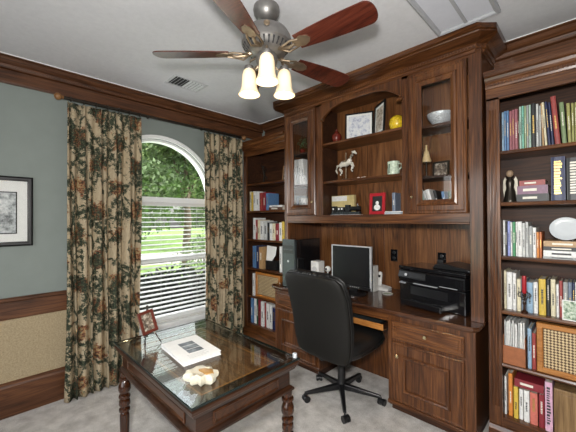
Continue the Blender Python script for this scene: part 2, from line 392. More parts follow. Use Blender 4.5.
# ------------------------------------------------------------------ wall picture
pt = thing('wall_picture', 'black framed grey engraving with white mat on the grey green wall', 'picture', (XL, .02, 1.57))
def rings_x(m, y0, y1, z0, z1, prof, cap=True, back=False):
    return m.rings([[(x, y0+i, z0+i), (x, y1-i, z0+i), (x, y1-i, z1-i), (x, y0+i, z1-i)] for i, x in prof], back, cap)
rings_x(MB(), -.30, .345, 1.30, 1.838, [(0, XL+.001), (0, XL+.022), (.006, XL+.026), (.010, XL+.022), (.030, XL+.020), (.034, XL+.012), (.034, XL+.001)], False).build('frame', BLKFR, pt)
rings_x(MB(), -.2895, .3345, 1.3105, 1.8275, [(0, XL+.0221), (.003, XL+.024), (.010, XL+.024), (.012, XL+.0215)], False).build('frame_face', GREYFR, pt)
B(XL+.001, XL+.010, -.266, .311, 1.334, 1.804).build('mat', MATW, pt)
rings_x(MB(), -.205, .250, 1.395, 1.720, [(0, XL+.010), (0, XL+.012), (.008, XL+.012), (.008, XL+.010)], False).build('inner_border', BLKFR, pt)
B(XL+.010, XL+.0112, -.197, .242, 1.403, 1.712).build('print', ENGRAVE, pt)
B(XL+.014, XL+.016, -.266, .311, 1.334, 1.804).build('glazing', PGLASS, pt)

# ------------------------------------------------------------------ ceiling things
vt = thing('ceiling_vent', 'pale metal rectangular air vent in the ceiling near the window', 'vent', (-2.63, 1.38, CZ))
m = MB(); m.box(-2.755, -2.735, 1.22, 1.54, CZ-.008, CZ-.0005); m.box(-2.555, -2.535, 1.22, 1.54, CZ-.008, CZ-.0005); m.box(-2.735, -2.555, 1.22, 1.24, CZ-.008, CZ-.0005); m.box(-2.735, -2.555, 1.52, 1.54, CZ-.008, CZ-.0005)
m.build('frame', ALU, vt, bev=.002)
B(-2.735, -2.555, 1.24, 1.52, CZ-.002, CZ-.0005).build('backing', VDARK, vt)
for k in range(9):
    mm = MB(); mm.M = T(-2.645, 1.258+k*.0305, CZ-.006, rx=R(35 if k < 4 else -35)); mm.box(-.09, .09, -.010, .010, -.0006, .0006); mm.build('slat', ALU, vt)
fx = thing('ceiling_light', 'flat rectangular ceiling light box with two pale panels above the tall desk hutch', 'ceiling light', (-.565, 1.6, CZ))
m = MB(); prof = [(0, 0), (0, -.014), (.010, -.022), (.022, -.018), (.030, -.008), (.030, -.0005)]
x0, x1, y0, y1 = -.742, -.385, 1.0, 2.215
m.rings([[(x0+i, y0+i, CZ+z-.0005), (x1-i, y0+i, CZ+z-.0005), (x1-i, y1-i, CZ+z-.0005), (x0+i, y1-i, CZ+z-.0005)] for i, z in prof], False, False)
m.build('frame', FRAMEW, fx); B(-.573, -.555, 1.03, 2.185, CZ-.014, CZ-.005).build('divider', FRAMEW, fx)
B(-.712, -.573, 1.03, 2.185, CZ-.008, CZ-.001).build('panel', PANE, fx); B(-.555, -.415, 1.03, 2.185, CZ-.008, CZ-.001).build('panel', PANE, fx)

# ------------------------------------------------------------------ ceiling fan
FX, FY, FZ = -1.360, 1.213, 2.462
fan = thing('ceiling_fan', 'five blade ceiling fan with dark red brown blades, pewter motor and three lit bell lamps', 'ceiling fan', (FX, FY, CZ))
MB().lathe((FX, FY, CZ), [(.02, -.0005), (.075, -.0005), (.078, -.02), (.072, -.045), (.055, -.07), (.03, -.085), (.012, -.088)], 28).build('canopy', PEWTER, fan, smooth=True)
MB().lathe((FX, FY, CZ), [(.012, -.08), (.012, -.125)], 14).build('downrod', PEWTER, fan, smooth=True)
MB().lathe((FX, FY, 2.455), [(.02, .175), (.05, .172), (.09, .160), (.125, .135), (.142, .105), (.146, .085), (.146, .060), (.135, .050), (.125, .030), (.095, .012), (.06, .0), (.05, -.01)], 36).build('motor_housing', PEWTER, fan, smooth=True)
m = MB()
for k in range(30):
    a = 2*PI*k/30; m.M = T(FX, FY, 2.455, a); m.rings([[(.112, -.004, .018), (.112, .004, .018), (.137, .0055, .049), (.137, -.0055, .049)], [(.108, -.004, .026), (.108, .004, .026), (.130, .0055, .056), (.130, -.0055, .056)]][::-1])
    m.rings([[(.1135, -.003, .0165), (.1135, .003, .0165), (.139, .0045, .0475), (.139, -.0045, .0475)], [(.110, -.003, .02), (.110, .003, .02), (.134, .0045, .05), (.134, -.0045, .05)]])
m.build('vent_slots', VDARK, fan)
mm = MB(); mm.M = T(FX, FY, 2.56, R(-41), R(0)); mm.M = mm.M @ T(.1455, 0, 0, ry=R(80)); mm.lathe((0, 0, 0), [(.016, -.004), (.018, .002), (.012, .005), (.008, .003)], 16); mm.build('medallion', BRASS, fan, smooth=True)
bl_out = []
L0, L1 = .215, .66
for i in range(13):
    t = i/12; w = .050+.020*math.sin(min(t*1.15, 1)*PI/2); bl_out.append((L0+(L1-.05-L0)*t, w))
tip = [(L1-.05+.05*math.sin(a), .070*math.cos(a)**.8 if math.cos(a) > 0 else 0) for a in [PI/2*k/8 for k in range(1, 9)]]
outl = [(x, w) for x, w in bl_out]+tip; outl = outl+[(x, -w) for x, w in reversed(outl[:-1])]
for k in range(5):
    a = R(8.5)+k*2*PI/5
    m = MB(); m.M = T(FX, FY, FZ, a, R(-13)); m.prism(outl, 'z', 0, .006)
    bd = m.build('blade', BLADE, fan, bev=.001)
    m = MB(); m.M = T(FX, FY, FZ, a, R(-13)); Z = -.003
    m.prism([(.215, -.030), (.25, -.036), (.285, -.022), (.30, 0), (.285, .022), (.25, .036), (.215, .030), (.19, .012), (.19, -.012)], 'z', -.005, -.0003)
    m.M = T(FX, FY, FZ, a); m.tube([(.085, 0, .012), (.13, 0, -.004), (.17, 0, -.012), (.20, 0, -.004)], [.012, .011, .010, .008], 8)
    m.tube([(.10, .0, .0), (.14, .035, -.012), (.19, .034, -.006), (.235, .022, -.005)], .006, 6); m.tube([(.10, .0, .0), (.14, -.035, -.012), (.19, -.034, -.000), (.235, -.022, 0)], .006, 6)
    m.build('blade_bracket', BRASS, fan, smooth=True)
MB().lathe((FX, FY, 2.455), [(.03, .0), (.062, -.004), (.066, -.02), (.06, -.045), (.048, -.065), (.052, -.075), (.03, -.095), (.012, -.105)], 26).build('light_fitter', PEWTER, fan, smooth=True)
MB().lathe((FX, FY, 2.455), [(.012, -.10), (.014, -.14), (.006, -.155), (.011, -.165), (.001, -.178)], 12).build('finial', BRASS, fan, smooth=True)
LAMPS = []
for k in range(3):
    a = R(-41.5)+k*2*PI/3; ca, sa = math.cos(a), math.sin(a); rr = .122
    m = MB(); m.tube([(FX+ca*.045, FY+sa*.045, 2.445), (FX+ca*.080, FY+sa*.080, 2.457), (FX+ca*.112, FY+sa*.112, 2.45), (FX+ca*rr, FY+sa*rr, 2.42)], .0065, 8)
    m.tube([(FX+ca*.05, FY+sa*.05, 2.415), (FX+ca*.075, FY+sa*.075, 2.39), (FX+ca*.10, FY+sa*.10, 2.41)], .004, 6); m.build('lamp_arm', BRASS, fan, smooth=True)
    LAMPS.append((FX+ca*rr, FY+sa*rr, 2.33))
    c = (FX+ca*rr, FY+sa*rr, 2.247)
    MB().lathe(c, [(.012, .178), (.027, .172), (.030, .155), (.028, .150)], 18).build('lamp_holder', PEWTER, fan, smooth=True)
    m = MB(); pr = [(.026, .152), (.036, .140), (.042, .115), (.044, .080), (.047, .045), (.055, .020), (.064, .004), (.066, 0)]
    m.lathe(c, pr+[(r-.004, z+.001) for r, z in reversed(pr)], 26, False); m.build('lamp_shade', SHADE, fan, smooth=True)

# ------------------------------------------------------------------ bookcases
LEVELS = [1.94, 1.60, 1.245, .887, .537, .19]
def bookcase(label, x0, x1, sl, sr, opt):
    b = thing('bookcase', label, 'bookcase', ((x0+x1)/2, 2.6, 0), 'built-in bookcases beside the desk')
    yf, yb = 2.45, 2.748
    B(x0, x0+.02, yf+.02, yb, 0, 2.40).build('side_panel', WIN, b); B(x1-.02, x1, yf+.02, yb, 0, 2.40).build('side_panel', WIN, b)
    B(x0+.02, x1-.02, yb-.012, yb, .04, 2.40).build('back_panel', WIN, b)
    for nm, a, c in (('stile', x0, x0+sl), ('stile', x1-sr, x1)):
        m = MB(); m.box(a, c, yf, yf+.02, 0, 2.30)
        if c-a > .05:
            for q in range(3): m.tube([(a+.022+q*.016, yf, .25), (a+.022+q*.016, yf, 2.22)], .0055, 8)
        m.build(nm, WV, b, bev=.002)
    m = MB(); m.box(x0, x1, yf, yf+.02, 2.285, 2.42); m.build('header', WX, b)
    m = MB(); pr = [(0, 2.36), (.010, 2.362), (.014, 2.374), (.014, 2.394), (.022, 2.400), (.030, 2.412), (.034, 2.428), (.048, 2.436), (.058, 2.450), (.058, 2.466), (0, 2.466)]
    m.prism([(yf-d, z) for d, z in pr], 'x', x0+(.0 if x0 > -1 else 0), x1)
    m.box(x0, x1, yf, yb, 2.452, 2.466)
    m.build('cornice', WX, b)
    m = MB(); n = int((x1-x0)/.022)
    for i in range(n): m.box(x0+.004+i*.022, x0+.016+i*.022, yf-.020, yf-.0135, 2.377, 2.392)
    m.build('dentil_strip', WX, b)
    for z in LEVELS[:-1]:
        m = MB(); m.box(x0+.021, x1-.021, yf+.025, yb-.012, z-.024, z); m.prism([(yf+.025, z-.026), (yf+.012, z-.022), (yf+.008, z-.012), (yf+.012, z-.002), (yf+.025, z)], 'x', x0+.021, x1-.021)
        m.build('shelf', WX, b)
    m = MB(); m.box(x0+.02, x1-.02, yf+.02, yb-.012, .165, .19); m.box(x0+.02, x1-.02, yf+.004, yf+.02, .02, .188); m.build('bottom_shelf', WX, b)
    m = MB().prism([(yf, 0), (yf-.018, 0), (yf-.018, .10), (yf-.008, .125), (yf, .13)], 'x', x0, x1); m.build('plinth', WX, b)
    return b
bookcase('dark wooden bookcase in the corner beside the window, filled with books', XL+.002, -2.425, .060, .030, 0)
bookcase('tall carved wooden bookcase at the right edge of the room, filled with books', -.518, .42, .076, .076, 1)

# ------------------------------------------------------------------ books
ORD = ['first', 'second', 'third', 'fourth', 'fifth', 'sixth', 'seventh', 'eighth', 'ninth', 'tenth', 'eleventh', 'twelfth', 'thirteenth', 'fourteenth', 'fifteenth', 'sixteenth', 'seventeenth', 'eighteenth', 'nineteenth', 'twentieth', 'twenty-first', 'twenty-second', 'twenty-third', 'twenty-fourth']
def book(name, label, cat, x0, x1, z, h, col, lean=0, yf=2.49, d=.17, group=None, deco=None, floral=False, yj=0):
    w = x1-x0-.0012; t = min(.0025, w*.18); x0 += .0006
    yf += yj; d = min(d, 2.730-yf)
    b = thing(name, label, cat, ((x0+x1)/2, yf+d/2, z), group)
    M = T(x1 if lean < 0 else x0, 0, z, ry=R(lean)); ox = -w if lean < 0 else 0
    m = MB(); m.M = M; m.box(ox, ox+t, yf+.001, yf+d, 0, h); m.box(ox+w-t, ox+w, yf+.001, yf+d, 0, h)
    m.rings([[(ox, yf+.0015, zz), (ox+w*.25, yf-.0012, zz), (ox+w*.75, yf-.0012, zz), (ox+w, yf+.0015, zz), (ox+w, yf+.003, zz), (ox, yf+.003, zz)] for zz in (0, h)])
    m.build('cover', bc(col), b)
    m = MB(); m.M = M; m.box(ox+t, ox+w-t, yf+.003, yf+d-.004, .003, h-.004); m.build('page_block', PAGES, b)
    ink = INK_D if sum(COLS[col]) > .95 else (GOLD if random.random() < .4 else INK_L)
    m = MB(); m.M = M
    if deco == 'big' :
        zz = h*.90; rnd = random.Random(len(label))
        while zz > h*.14:
            k = rnd.uniform(.006, .014); m.box(ox+w*.22, ox+w*rnd.uniform(.6, .8), yf-.0018, yf-.0010, zz-k, zz); zz -= k+.006
    elif w > .008:
        a = random.uniform(.28, .45); c = a+random.uniform(.22, .42); zz = a*h
        n_ = 0
        while zz < c*h or n_ < 3: n_ += 1; k = random.uniform(.004, .011); m.box(ox+w*.34, ox+w*.66, yf-.0018, yf-.0010, zz, zz+k); zz += k+.003
    else: m.box(ox+w*.35, ox+w*.65, yf-.0018, yf-.001, h*.4, h*.7)
    m.build('spine_lettering', ink, b)
    return b
def shelf_books(tab, z, where, group, lean=None, yf=2.49, d=.17):
    n = len(tab); used = {}
    for i, (a, b_, h, c) in enumerate(tab):
        w = b_-a; nm = 'slim' if w < .0145 else ('thick' if w > .027 else 'upright')
        lab = f"{nm} {c.replace('_', ' ')} book, {ORD[i]} from the left, {where}"
        ln = (lean[i] if lean else 0)
        book('book', lab, 'book', a, b_, z, h, c, ln, yf, d, group, yj=random.uniform(0, .012))
R1 = [(-.437,-.425,.262,'light_blue'),(-.424,-.412,.266,'blue'),(-.411,-.398,.268,'blue'),(-.396,-.382,.262,'rose'),(-.381,-.368,.266,'rose'),(-.367,-.350,.268,'rose'),(-.349,-.343,.262,'brown'),
 (-.342,-.330,.276,'pale_green'),(-.329,-.318,.278,'mint'),(-.317,-.306,.278,'sage'),(-.305,-.294,.277,'grey'),(-.293,-.282,.276,'pale_green'),(-.281,-.257,.280,'black'),(-.256,-.244,.272,'pale_grey'),(-.243,-.231,.258,'grey'),(-.228,-.218,.272,'tan'),(-.215,-.203,.276,'cream'),
 (-.199,-.186,.276,'navy'),(-.183,-.171,.268,'navy'),(-.166,-.141,.300,'red'),(-.134,-.113,.255,'leaf'),(-.108,-.092,.240,'olive'),(-.091,-.079,.236,'olive'),(-.078,-.064,.236,'olive')]
shelf_books(R1, 1.94, "top shelf of the right bookcase", 'books on the top shelf of the right bookcase', [0]*15+[-1.5,-3,-3.5,-3.5,-4,-3,-1.5,-.5,0])
shelf_books([(-.055,-.035,.24,'dark_green'),(-.034,-.012,.25,'rust'),(-.010,.015,.24,'navy'),(.017,.04,.26,'tan'),(.042,.07,.25,'black')], 1.94, 'far right of right bookcase top shelf', 'books on the top shelf of the right bookcase')
G3 = 'books on the third shelf of the right bookcase'
R3 = [(-.438,-.426,.236,'white'),(-.425,-.414,.228,'black'),(-.413,-.398,.228,'lavender'),(-.397,-.387,.222,'white'),(-.386,-.370,.224,'green'),(-.369,-.360,.224,'white'),(-.359,-.335,.226,'white'),(-.334,-.318,.217,'pale_grey'),(-.317,-.302,.224,'pale_grey'),(-.301,-.281,.198,'grey'),(-.280,-.263,.189,'white'),(-.262,-.249,.160,'orange'),(-.248,-.235,.161,'rust')]
shelf_books(R3, 1.245, 'third shelf of the right bookcase', G3)
R4 = [(-.440,-.426,.255,'cream'),(-.424,-.394,.247,'white'),(-.391,-.372,.245,'white'),(-.368,-.347,.208,'cream'),(-.345,-.318,.207,'slate'),(-.317,-.285,.194,'light_blue'),(-.283,-.261,.198,'white'),(-.255,-.221,.224,'yellow'),(-.219,-.201,.223,'black'),(-.198,-.175,.227,'cream'),(-.172,-.159,.2,'white'),(-.158,-.142,.223,'red'),(-.14,-.118,.218,'grey'),(-.117,-.1,.22,'slate'),(-.098,-.087,.223,'navy'),(-.086,-.066,.224,'white'),(-.064,-.04,.22,'black'),(-.038,-.01,.21,'tan')]
shelf_books(R4, .887, 'fourth shelf of the right bookcase', 'books on the fourth shelf of the right bookcase', yf=2.51, d=.16)
shelf_books([(-.313,-.293,.253,'light_blue'),(-.291,-.271,.228,'red')], .537, 'beside the cane panel, fifth shelf, right bookcase', 'books beside the cane panel')
R6 = [(-.440,-.428,.250,'white'),(-.418,-.396,.278,'orange'),(-.389,-.365,.205,'yellow'),(-.361,-.340,.194,'white'),(-.336,-.307,.198,'white'),(-.304,-.266,.198,'coral'),(-.260,-.232,.205,'dark_red')]
shelf_books(R6, .19, 'bottom shelf of the right bookcase', 'books on the bottom shelf of the right bookcase')
book('book', 'tall pale pink book with dark lettering beside the wooden box, bottom shelf of right bookcase', 'book', -.228, -.192, .19, .300, 'pink', group='books on the bottom shelf of the right bookcase', deco='big', yf=2.475)
shelf_books([(-3.135,-3.105,.246,'cream'),(-3.102,-3.071,.236,'yellow'),(-3.063,-3.020,.246,'white'),(-3.015,-2.965,.236,'white'),(-2.941,-2.894,.22,'red'),(-2.887,-2.838,.222,'dark_red'),(-2.827,-2.781,.208,'blue')], 1.60, 'second shelf of the corner bookcase', 'books on the second shelf of the corner bookcase')
shelf_books([(-3.081,-3.029,.266,'white'),(-3.022,-2.985,.243,'red'),(-2.98,-2.937,.24,'cream'),(-2.935,-2.875,.231,'white'),(-2.868,-2.807,.22,'pale_grey'),(-2.8,-2.774,.209,'black'),(-2.767,-2.718,.199,'white'),(-2.715,-2.67,.199,'cream'),(-2.667,-2.607,.199,'dark_red'),(-2.604,-2.558,.21,'white'),(-2.556,-2.516,.221,'yellow')], 1.245, 'third shelf of the corner bookcase', 'books on the third shelf of the corner bookcase')
shelf_books([(-3.091,-3.025,.270,'blue'),(-3.015,-2.965,.275,'navy'),(-2.958,-2.890,.265,'tan'),(-2.60,-2.565,.29,'white')], .887, 'fourth shelf of the corner bookcase', 'books on the fourth shelf of the corner bookcase')
shelf_books([(-3.125,-3.082,.305,'blue'),(-3.07,-3.025,.318,'white'),(-3.012,-2.981,.31,'dark_green'),(-2.979,-2.931,.31,'dark_red'),(-2.926,-2.874,.30,'white'),(-2.869,-2.839,.29,'red'),(-2.834,-2.783,.29,'white'),(-2.776,-2.739,.28,'white'),(-2.72,-2.67,.26,'navy'),(-2.66,-2.60,.27,'black')], .19, 'bottom shelf of the corner bookcase', 'books on the bottom shelf of the corner bookcase')
book('book', 'white book standing left of the woven cane panel in the corner bookcase', 'book', -3.085, -3.050, .537, .275, 'white', group='books beside the cane panel')

def flat_book(label, x0, x1, y0, y1, z, th, col, group=None, cat='book', rz=0):
    cx, cy = (x0+x1)/2, (y0+y1)/2; w, d = (x1-x0)/2, (y1-y0)/2
    b = thing('book', label, cat, (cx, cy, z), group); M = T(cx, cy, z, rz); t = min(.003, th*.15)
    m = MB(); m.M = M; m.box(-w, w, -d, d, 0, t); m.box(-w, w, -d, d, th-t, th); m.box(-w, w, -d, -d+.003, t, th-t); m.build('cover', bc(col), b)
    m = MB(); m.M = M; m.box(-w+.004, w-.004, -d+.003, d-.004, t, th-t); m.build('page_block', PAGES, b)
    m = MB(); m.M = M; m.box(-w*.6, w*.3, -d-.0008, -d, th*.35, th*.65); m.build('spine_lettering', INK_L if sum(COLS[col]) < .9 else INK_D, b)
    return b
SG = 'stacked books lying flat on the second shelf of the right bookcase'
flat_book('black book at the bottom of the flat stack beside the figurine', -.362, -.199, 2.50, 2.70, 1.60, .048, 'black', SG)
flat_book('dusty purple book in the middle of the flat stack beside the figurine', -.358, -.203, 2.50, 2.69, 1.648, .054, 'purple', SG)
flat_book('red book on top of the flat stack beside the figurine', -.347, -.216, 2.51, 2.68, 1.702, .034, 'red', SG)
book('book', 'thick dark blue book with pale lettering on the second shelf of the right bookcase', 'book', -.186, -.120, 1.60, .262, 'navy', deco='big', yf=2.47, d=.2)
book('book', 'thick black book with pale lettering, right of the dark blue book', 'book', -.115, -.05, 1.60, .250, 'black', deco='big', yf=2.48, d=.2)
book('book', 'grey book partly cut off, rightmost on the second shelf of the right bookcase', 'book', -.045, .0, 1.60, .24, 'slate', yf=2.48, d=.2)
SG = 'books lying flat under the oval plate'
flat_book('grey book at the bottom of the stack under the oval plate', -.229, -.02, 2.48, 2.70, 1.245, .014, 'grey', SG)
flat_book('white book with a wide spine under the oval plate, second from the bottom', -.227, -.03, 2.48, 2.70, 1.259, .036, 'white', SG)
flat_book('black book under the oval plate, between the white and the brown books', -.227, -.03, 2.485, 2.70, 1.295, .024, 'black', SG)
flat_book('brown book on top of the stack under the oval plate', -.227, -.02, 2.49, 2.70, 1.319, .034, 'tan', SG)
# oval plate standing on the stack
pl = thing('plate', 'white oval plate propped upright on stacked books in the right bookcase', 'plate', (-.125, 2.56, 1.353))
m = MB(); m.M = T(-.125, 2.578, 1.426, 0, R(90-12)); m.rings([[(.080*s*math.cos(2*PI*i/32), .0715*s*math.sin(2*PI*i/32), z) for i in range(32)] for s, z in ((.62, -.004), (.75, -.004), (1, .004), (1, .008), (.74, .001), (.6, .0005))]); m.build('plate_body', plain('plate_china', (.60, .64, .67), .3, var=.03), pl, smooth=True)
m = MB(); m.tube([(-.155, 2.55, 1.364), (-.155, 2.548, 1.356), (-.155, 2.60, 1.356), (-.155, 2.61, 1.40)], .0025, 6); m.tube([(-.095, 2.55, 1.364), (-.095, 2.548, 1.356), (-.095, 2.60, 1.356), (-.095, 2.61, 1.40)], .0025, 6); m.tube([(-.155, 2.60, 1.3562), (-.095, 2.60, 1.3562)], .0025, 6); m.build('plate_stand', BRONZE, pl)
# figurine, second shelf right
fg = thing('figurine', 'small cream and brown winged figurine on the second shelf of the right bookcase', 'figurine', (-.405, 2.56, 1.60))
MB().lathe((-.405, 2.56, 1.60), [(.040, 0), (.042, .012), (.034, .03), (.030, .07), (.022, .10), (.026, .13), (.024, .15), (.010, .165), (.012, .172)], 16).build('robe', BRONZE, fg, smooth=True)
MB().sphere((-.405, 2.555, 1.795), .022, 14, (1, 1, 1.1)).build('head', plain('figurine_face', (.32, .22, .14), .5), fg, smooth=True)
for s in (-1, 1):
    m = MB(); m.rings([[(-.405+s*u, 2.575+.006*q, 1.60+w) for u, w in ((.008, .13), (.030, .175), (.040, .15), (.042, .09), (.034, .03), (.026, .012), (.022, .06))] for q in (-1, 1)]); m.build('wing', STONE, fg)
# armillary-like candlestick, fourth shelf
cs = thing('candlestick', 'dark turned candlestick with metal rings and a red candle in front of books', 'candlestick', (-.325, 2.484, .887))
MB().lathe((-.325, 2.486, .887), [(.018, 0), (.020, .010), (.008, .02), (.006, .05), (.012, .062), (.006, .075), (.006, .10), (.014, .115), (.006, .125)], 18).build('stem', WLEG, cs, smooth=True)
for a in (20, 110):
    m = MB(); m.M = T(-.325, 2.486, .887+.115, R(a if a < 90 else 0), R(0 if a < 90 else 70)); n = 24
    m.tube([((.019 if a < 90 else .034)*math.cos(2*PI*i/n)*(1 if a > 90 else 1), 0 if a < 90 else .019*math.sin(2*PI*i/n), (.034*math.sin(2*PI*i/n) if a < 90 else 0)) for i in range(n+1)], .0025, 6); m.build('ring', BRONZE, cs, smooth=True)
MB().lathe((-.325, 2.486, 1.012), [(.010, 0), (.013, .02), (.012, .10), (.010, .112)], 14).build('candle', REDFR, cs, smooth=True)
# leaning photo card in front of books
pc = thing('photo_card', 'small green and white picture leaning on books, fourth shelf of right bookcase', 'picture', (-.095, 2.49, .887))
m = MB(); m.M = T(-.095, 2.474, .887, 0, R(-8)); m.box(-.048, .048, 0, .003, 0.0006, .118); m.build('card', PAPER, pc); m = MB(); m.M = T(-.095, 2.474, .887, 0, R(-8)); m.box(-.043, .043, -.0012, -.0002, .006, .112); m.build('picture', PHOTOG, pc)
# magazine file
mf = thing('magazine_file', 'brown leather magazine file packed with white papers, fifth shelf of right bookcase', 'magazine file', (-.38, 2.58, .537))
m = MB(); m.box(-.442, -.322, 2.475, 2.480, .537, .655); m.box(-.442, -.438, 2.480, 2.70, .537, .72); m.box(-.326, -.322, 2.480, 2.70, .537, .72); m.box(-.438, -.326, 2.480, 2.70, .537, .541); m.box(-.438, -.326, 2.696, 2.70, .541, .72); m.build('file_box', bc('leather'), mf, bev=.001)
for k in range(12):
    m = MB(); m.M = T(-.4335+k*.0092, 2.486, .542, 0, 0, R(random.uniform(-.6, .9))); m.box(0, .0055, 0, .19, 0, .272+random.uniform(-.012, .012)); m.build('magazine', bc('white') if k % 4 else bc('pale_grey'), mf)
# cane panels
def cane_panel(label, x0, x1, z, h, yf=2.485, fr=.032):
    c = thing('cane_panel', label, 'panel', ((x0+x1)/2, yf+.03, z), 'wood framed cane panels on the shelves')
    MB().rect_rings(x0, x1, z, z+h, [(0, yf+.04), (0, yf), (.004, yf-.004), (fr-.006, yf-.004), (fr, yf+.002), (fr, yf+.04)], False).build('frame', WORANGE, c)
    B(x0+fr, x1-fr, yf+.010, yf+.016, z+fr, z+h-fr).build('woven_cane', CANE, c)
    B(x0+.004, x1-.004, yf+.0405, yf+.13, z, z+h*.9).build('box_body', WORANGE, c)
cane_panel('wood framed woven cane box front on the right bookcase, fifth shelf', -.266, .02, .537, .305)
cane_panel('wood framed woven cane box front in the corner bookcase', -3.02, -2.58, .537, .305)
# bottom shelf box and leaning case
bx = thing('wooden_box', 'large grey brown wooden box at the right end of the bottom shelf', 'box', (-.09, 2.6, .19))
B(-.187, .02, 2.475, 2.70, .19, .44).build('box_body', WOAK, bx, bev=.003); B(-.187, .02, 2.474, 2.70, .4405, .466).build('lid', WOAK, bx, bev=.003)
flat_book('dark reddish brown case lying on top of the bottom shelf books', -.385, -.236, 2.50, 2.66, .3965, .050, 'dark_red')
fb = [o for o in COL.objects if o.get('label', '').startswith('dark reddish')][0]
# corner bookcase ornaments
sc = thing('sculpture', 'dark bronze dancing figure on the top shelf of the corner bookcase', 'sculpture', (-2.95, 2.58, 1.94))
B(-2.99, -2.91, 2.55, 2.61, 1.94, 1.955).build('base', BRONZE, sc, bev=.002)
m = MB(); m.tube([(-2.965, 2.58, 1.954), (-2.955, 2.58, 2.00), (-2.95, 2.58, 2.05), (-2.96, 2.58, 2.10), (-2.965, 2.58, 2.13)], [.008, .010, .013, .014, .008], 8); m.sphere((-2.968, 2.58, 2.155), .015, 10)
m.tube([(-2.95, 2.58, 2.05), (-2.92, 2.58, 2.02), (-2.90, 2.58, 1.99)], [.011, .009, .006], 8); m.tube([(-2.962, 2.58, 2.115), (-2.99, 2.58, 2.15), (-3.01, 2.58, 2.19)], [.008, .006, .004], 8); m.tube([(-2.96, 2.58, 2.115), (-2.93, 2.58, 2.10), (-2.91, 2.58, 2.13)], [.008, .006, .004], 8); m.build('figure', BRONZE, sc, smooth=True)
def framed(name, label, cx, cy, z, w, h, rz, mat_fr, mat_pic, fw=.015, matw=0, group=None, tilt=8, roll=0):
    f = thing(name, label, 'picture frame', (cx, cy, z), group)
    M = T(cx, cy, z, rz) @ T(0, 0, 0, 0, R(-tilt)) @ Matrix.Rotation(R(roll), 4, 'Y')
    m = MB(); m.M = M; m.rect_rings(-w/2, w/2, .0008, h, [(0, .012), (0, 0), (.003, -.003), (fw-.003, -.002), (fw, .002), (fw, .008)], False, False)
    m.build('frame', mat_fr, f)
    m = MB(); m.M = M; m.box(-w/2+.001, w/2-.001, .008, .012, .002, h-.001); m.build('backing', BLKFR, f)
    if matw:
        m = MB(); m.M = M; m.box(-w/2+fw, w/2-fw, .005, .0075, fw, h-fw); m.build('mat', MATW, f)
    q = fw+matw; m = MB(); m.M = M; m.box(-w/2+q, w/2-q, .003, .0048, q, h-q); m.build('picture', mat_pic, f)
    m = MB(); m.M = M; m.box(-.012, .012, .012, .015, h*.08, h*.6); m.build('easel_back', BLKFR, f)
    return f
framed('framed_photo', 'thin brown picture frame on the top shelf of the corner bookcase', -2.60, 2.62, 1.94, .16, .20, 0, WROD, PHOTOD, .012)
flat_book('brown box file lying flat at the right of the second shelf, corner bookcase', -2.772, -2.538, 2.49, 2.68, 1.60, .035, 'brown', cat='box file')
flat_book('white papers lying on the brown box file in the corner bookcase', -2.77, -2.55, 2.50, 2.67, 1.635, .022, 'white', cat='papers')
cd = thing('desk_calendar', 'white calendar card leaning in a dark holder on the fourth shelf of the corner bookcase', 'calendar', (-2.78, 2.56, .887))
B(-2.87, -2.68, 2.52, 2.60, .887, .995).build('holder', BLKPL, cd, bev=.003)
m = MB(); m.M = T(-2.775, 2.515, .995, 0, R(-6)); m.rings([[(-.08, y, .0), (.02, y, .0), (.075, y, .07), (.085, y, .17), (-.085, y, .18)] for y in (0.006, .010)]); m.build('card', PAPER, cd)

# ------------------------------------------------------------------ hutch over the desk
HX0, HX1, HY, HB = -2.412, -.530, 2.40, 1.453
hu = thing('desk_hutch', 'large carved wooden hutch with arched open shelves between two glass doors, above the desk', 'hutch', (-1.47, 2.57, .79))
B(HX0, HX0+.05, HY+.02, 2.996, .7905, 2.70).build('side_panel', WV, hu); B(HX1-.022, HX1, HY+.02, 2.996, .7905, 2.70).build('side_panel', WV, hu)
B(HX0, HX0+.05, HY, HY+.0199, .7905, 2.62).build('stile', WV, hu, bev=.002)
m = MB(); m.box(HX1-.080, HX1, HY, HY+.0199, .7905, 2.62); m.build('stile', WV, hu, bev=.002)
B(-1.972, -1.890, HY, HY+.02, 1.53, 2.62).build('stile', WV, hu, bev=.002); B(-1.085, -1.030, HY, HY+.02, 1.53, 2.62).build('stile', WV, hu, bev=.002)
m = MB(); m.box(HX0+.05, HX1-.08, HY, HY+.02, HB, 1.53); m.prism([(HY, HB), (HY-.006, HB+.003), (HY-.006, HB+.012), (HY, HB+.016)], 'x', HX0+.05, HX1-.08); m.build('bottom_rail', WX, hu)
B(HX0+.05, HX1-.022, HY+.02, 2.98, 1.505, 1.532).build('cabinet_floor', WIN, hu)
B(HX0+.05, HX1-.022, 2.730, 2.746, 1.5325, 2.70).build('back_panel', WBACK, hu); B(HX0+.05, HX1-.022, 2.98, 2.996, .7905, 1.504).build('alcove_back_panel', WBACK, hu)
for x in (-2.31, -1.42, -.70): pass
B(-1.66, -1.54, 2.970, 2.9799, .7905, 1.40).build('back_stile', WV, hu, bev=.002)
B(HX0+.05, HX1-.022, 2.965, 2.9799, 1.40, 1.504).build('back_top_strip', WV, hu)  # darker wood strip along the top of the alcove back
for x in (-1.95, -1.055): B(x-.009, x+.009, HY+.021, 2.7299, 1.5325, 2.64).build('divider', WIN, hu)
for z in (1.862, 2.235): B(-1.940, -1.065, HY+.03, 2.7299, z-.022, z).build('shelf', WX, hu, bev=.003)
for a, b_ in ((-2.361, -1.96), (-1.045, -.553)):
    for z in ((1.86, 2.20) if a < -2 else (1.82, 2.21)): B(a, b_, HY+.06, 2.7299, z-.018, z).build('shelf', WIN, hu)
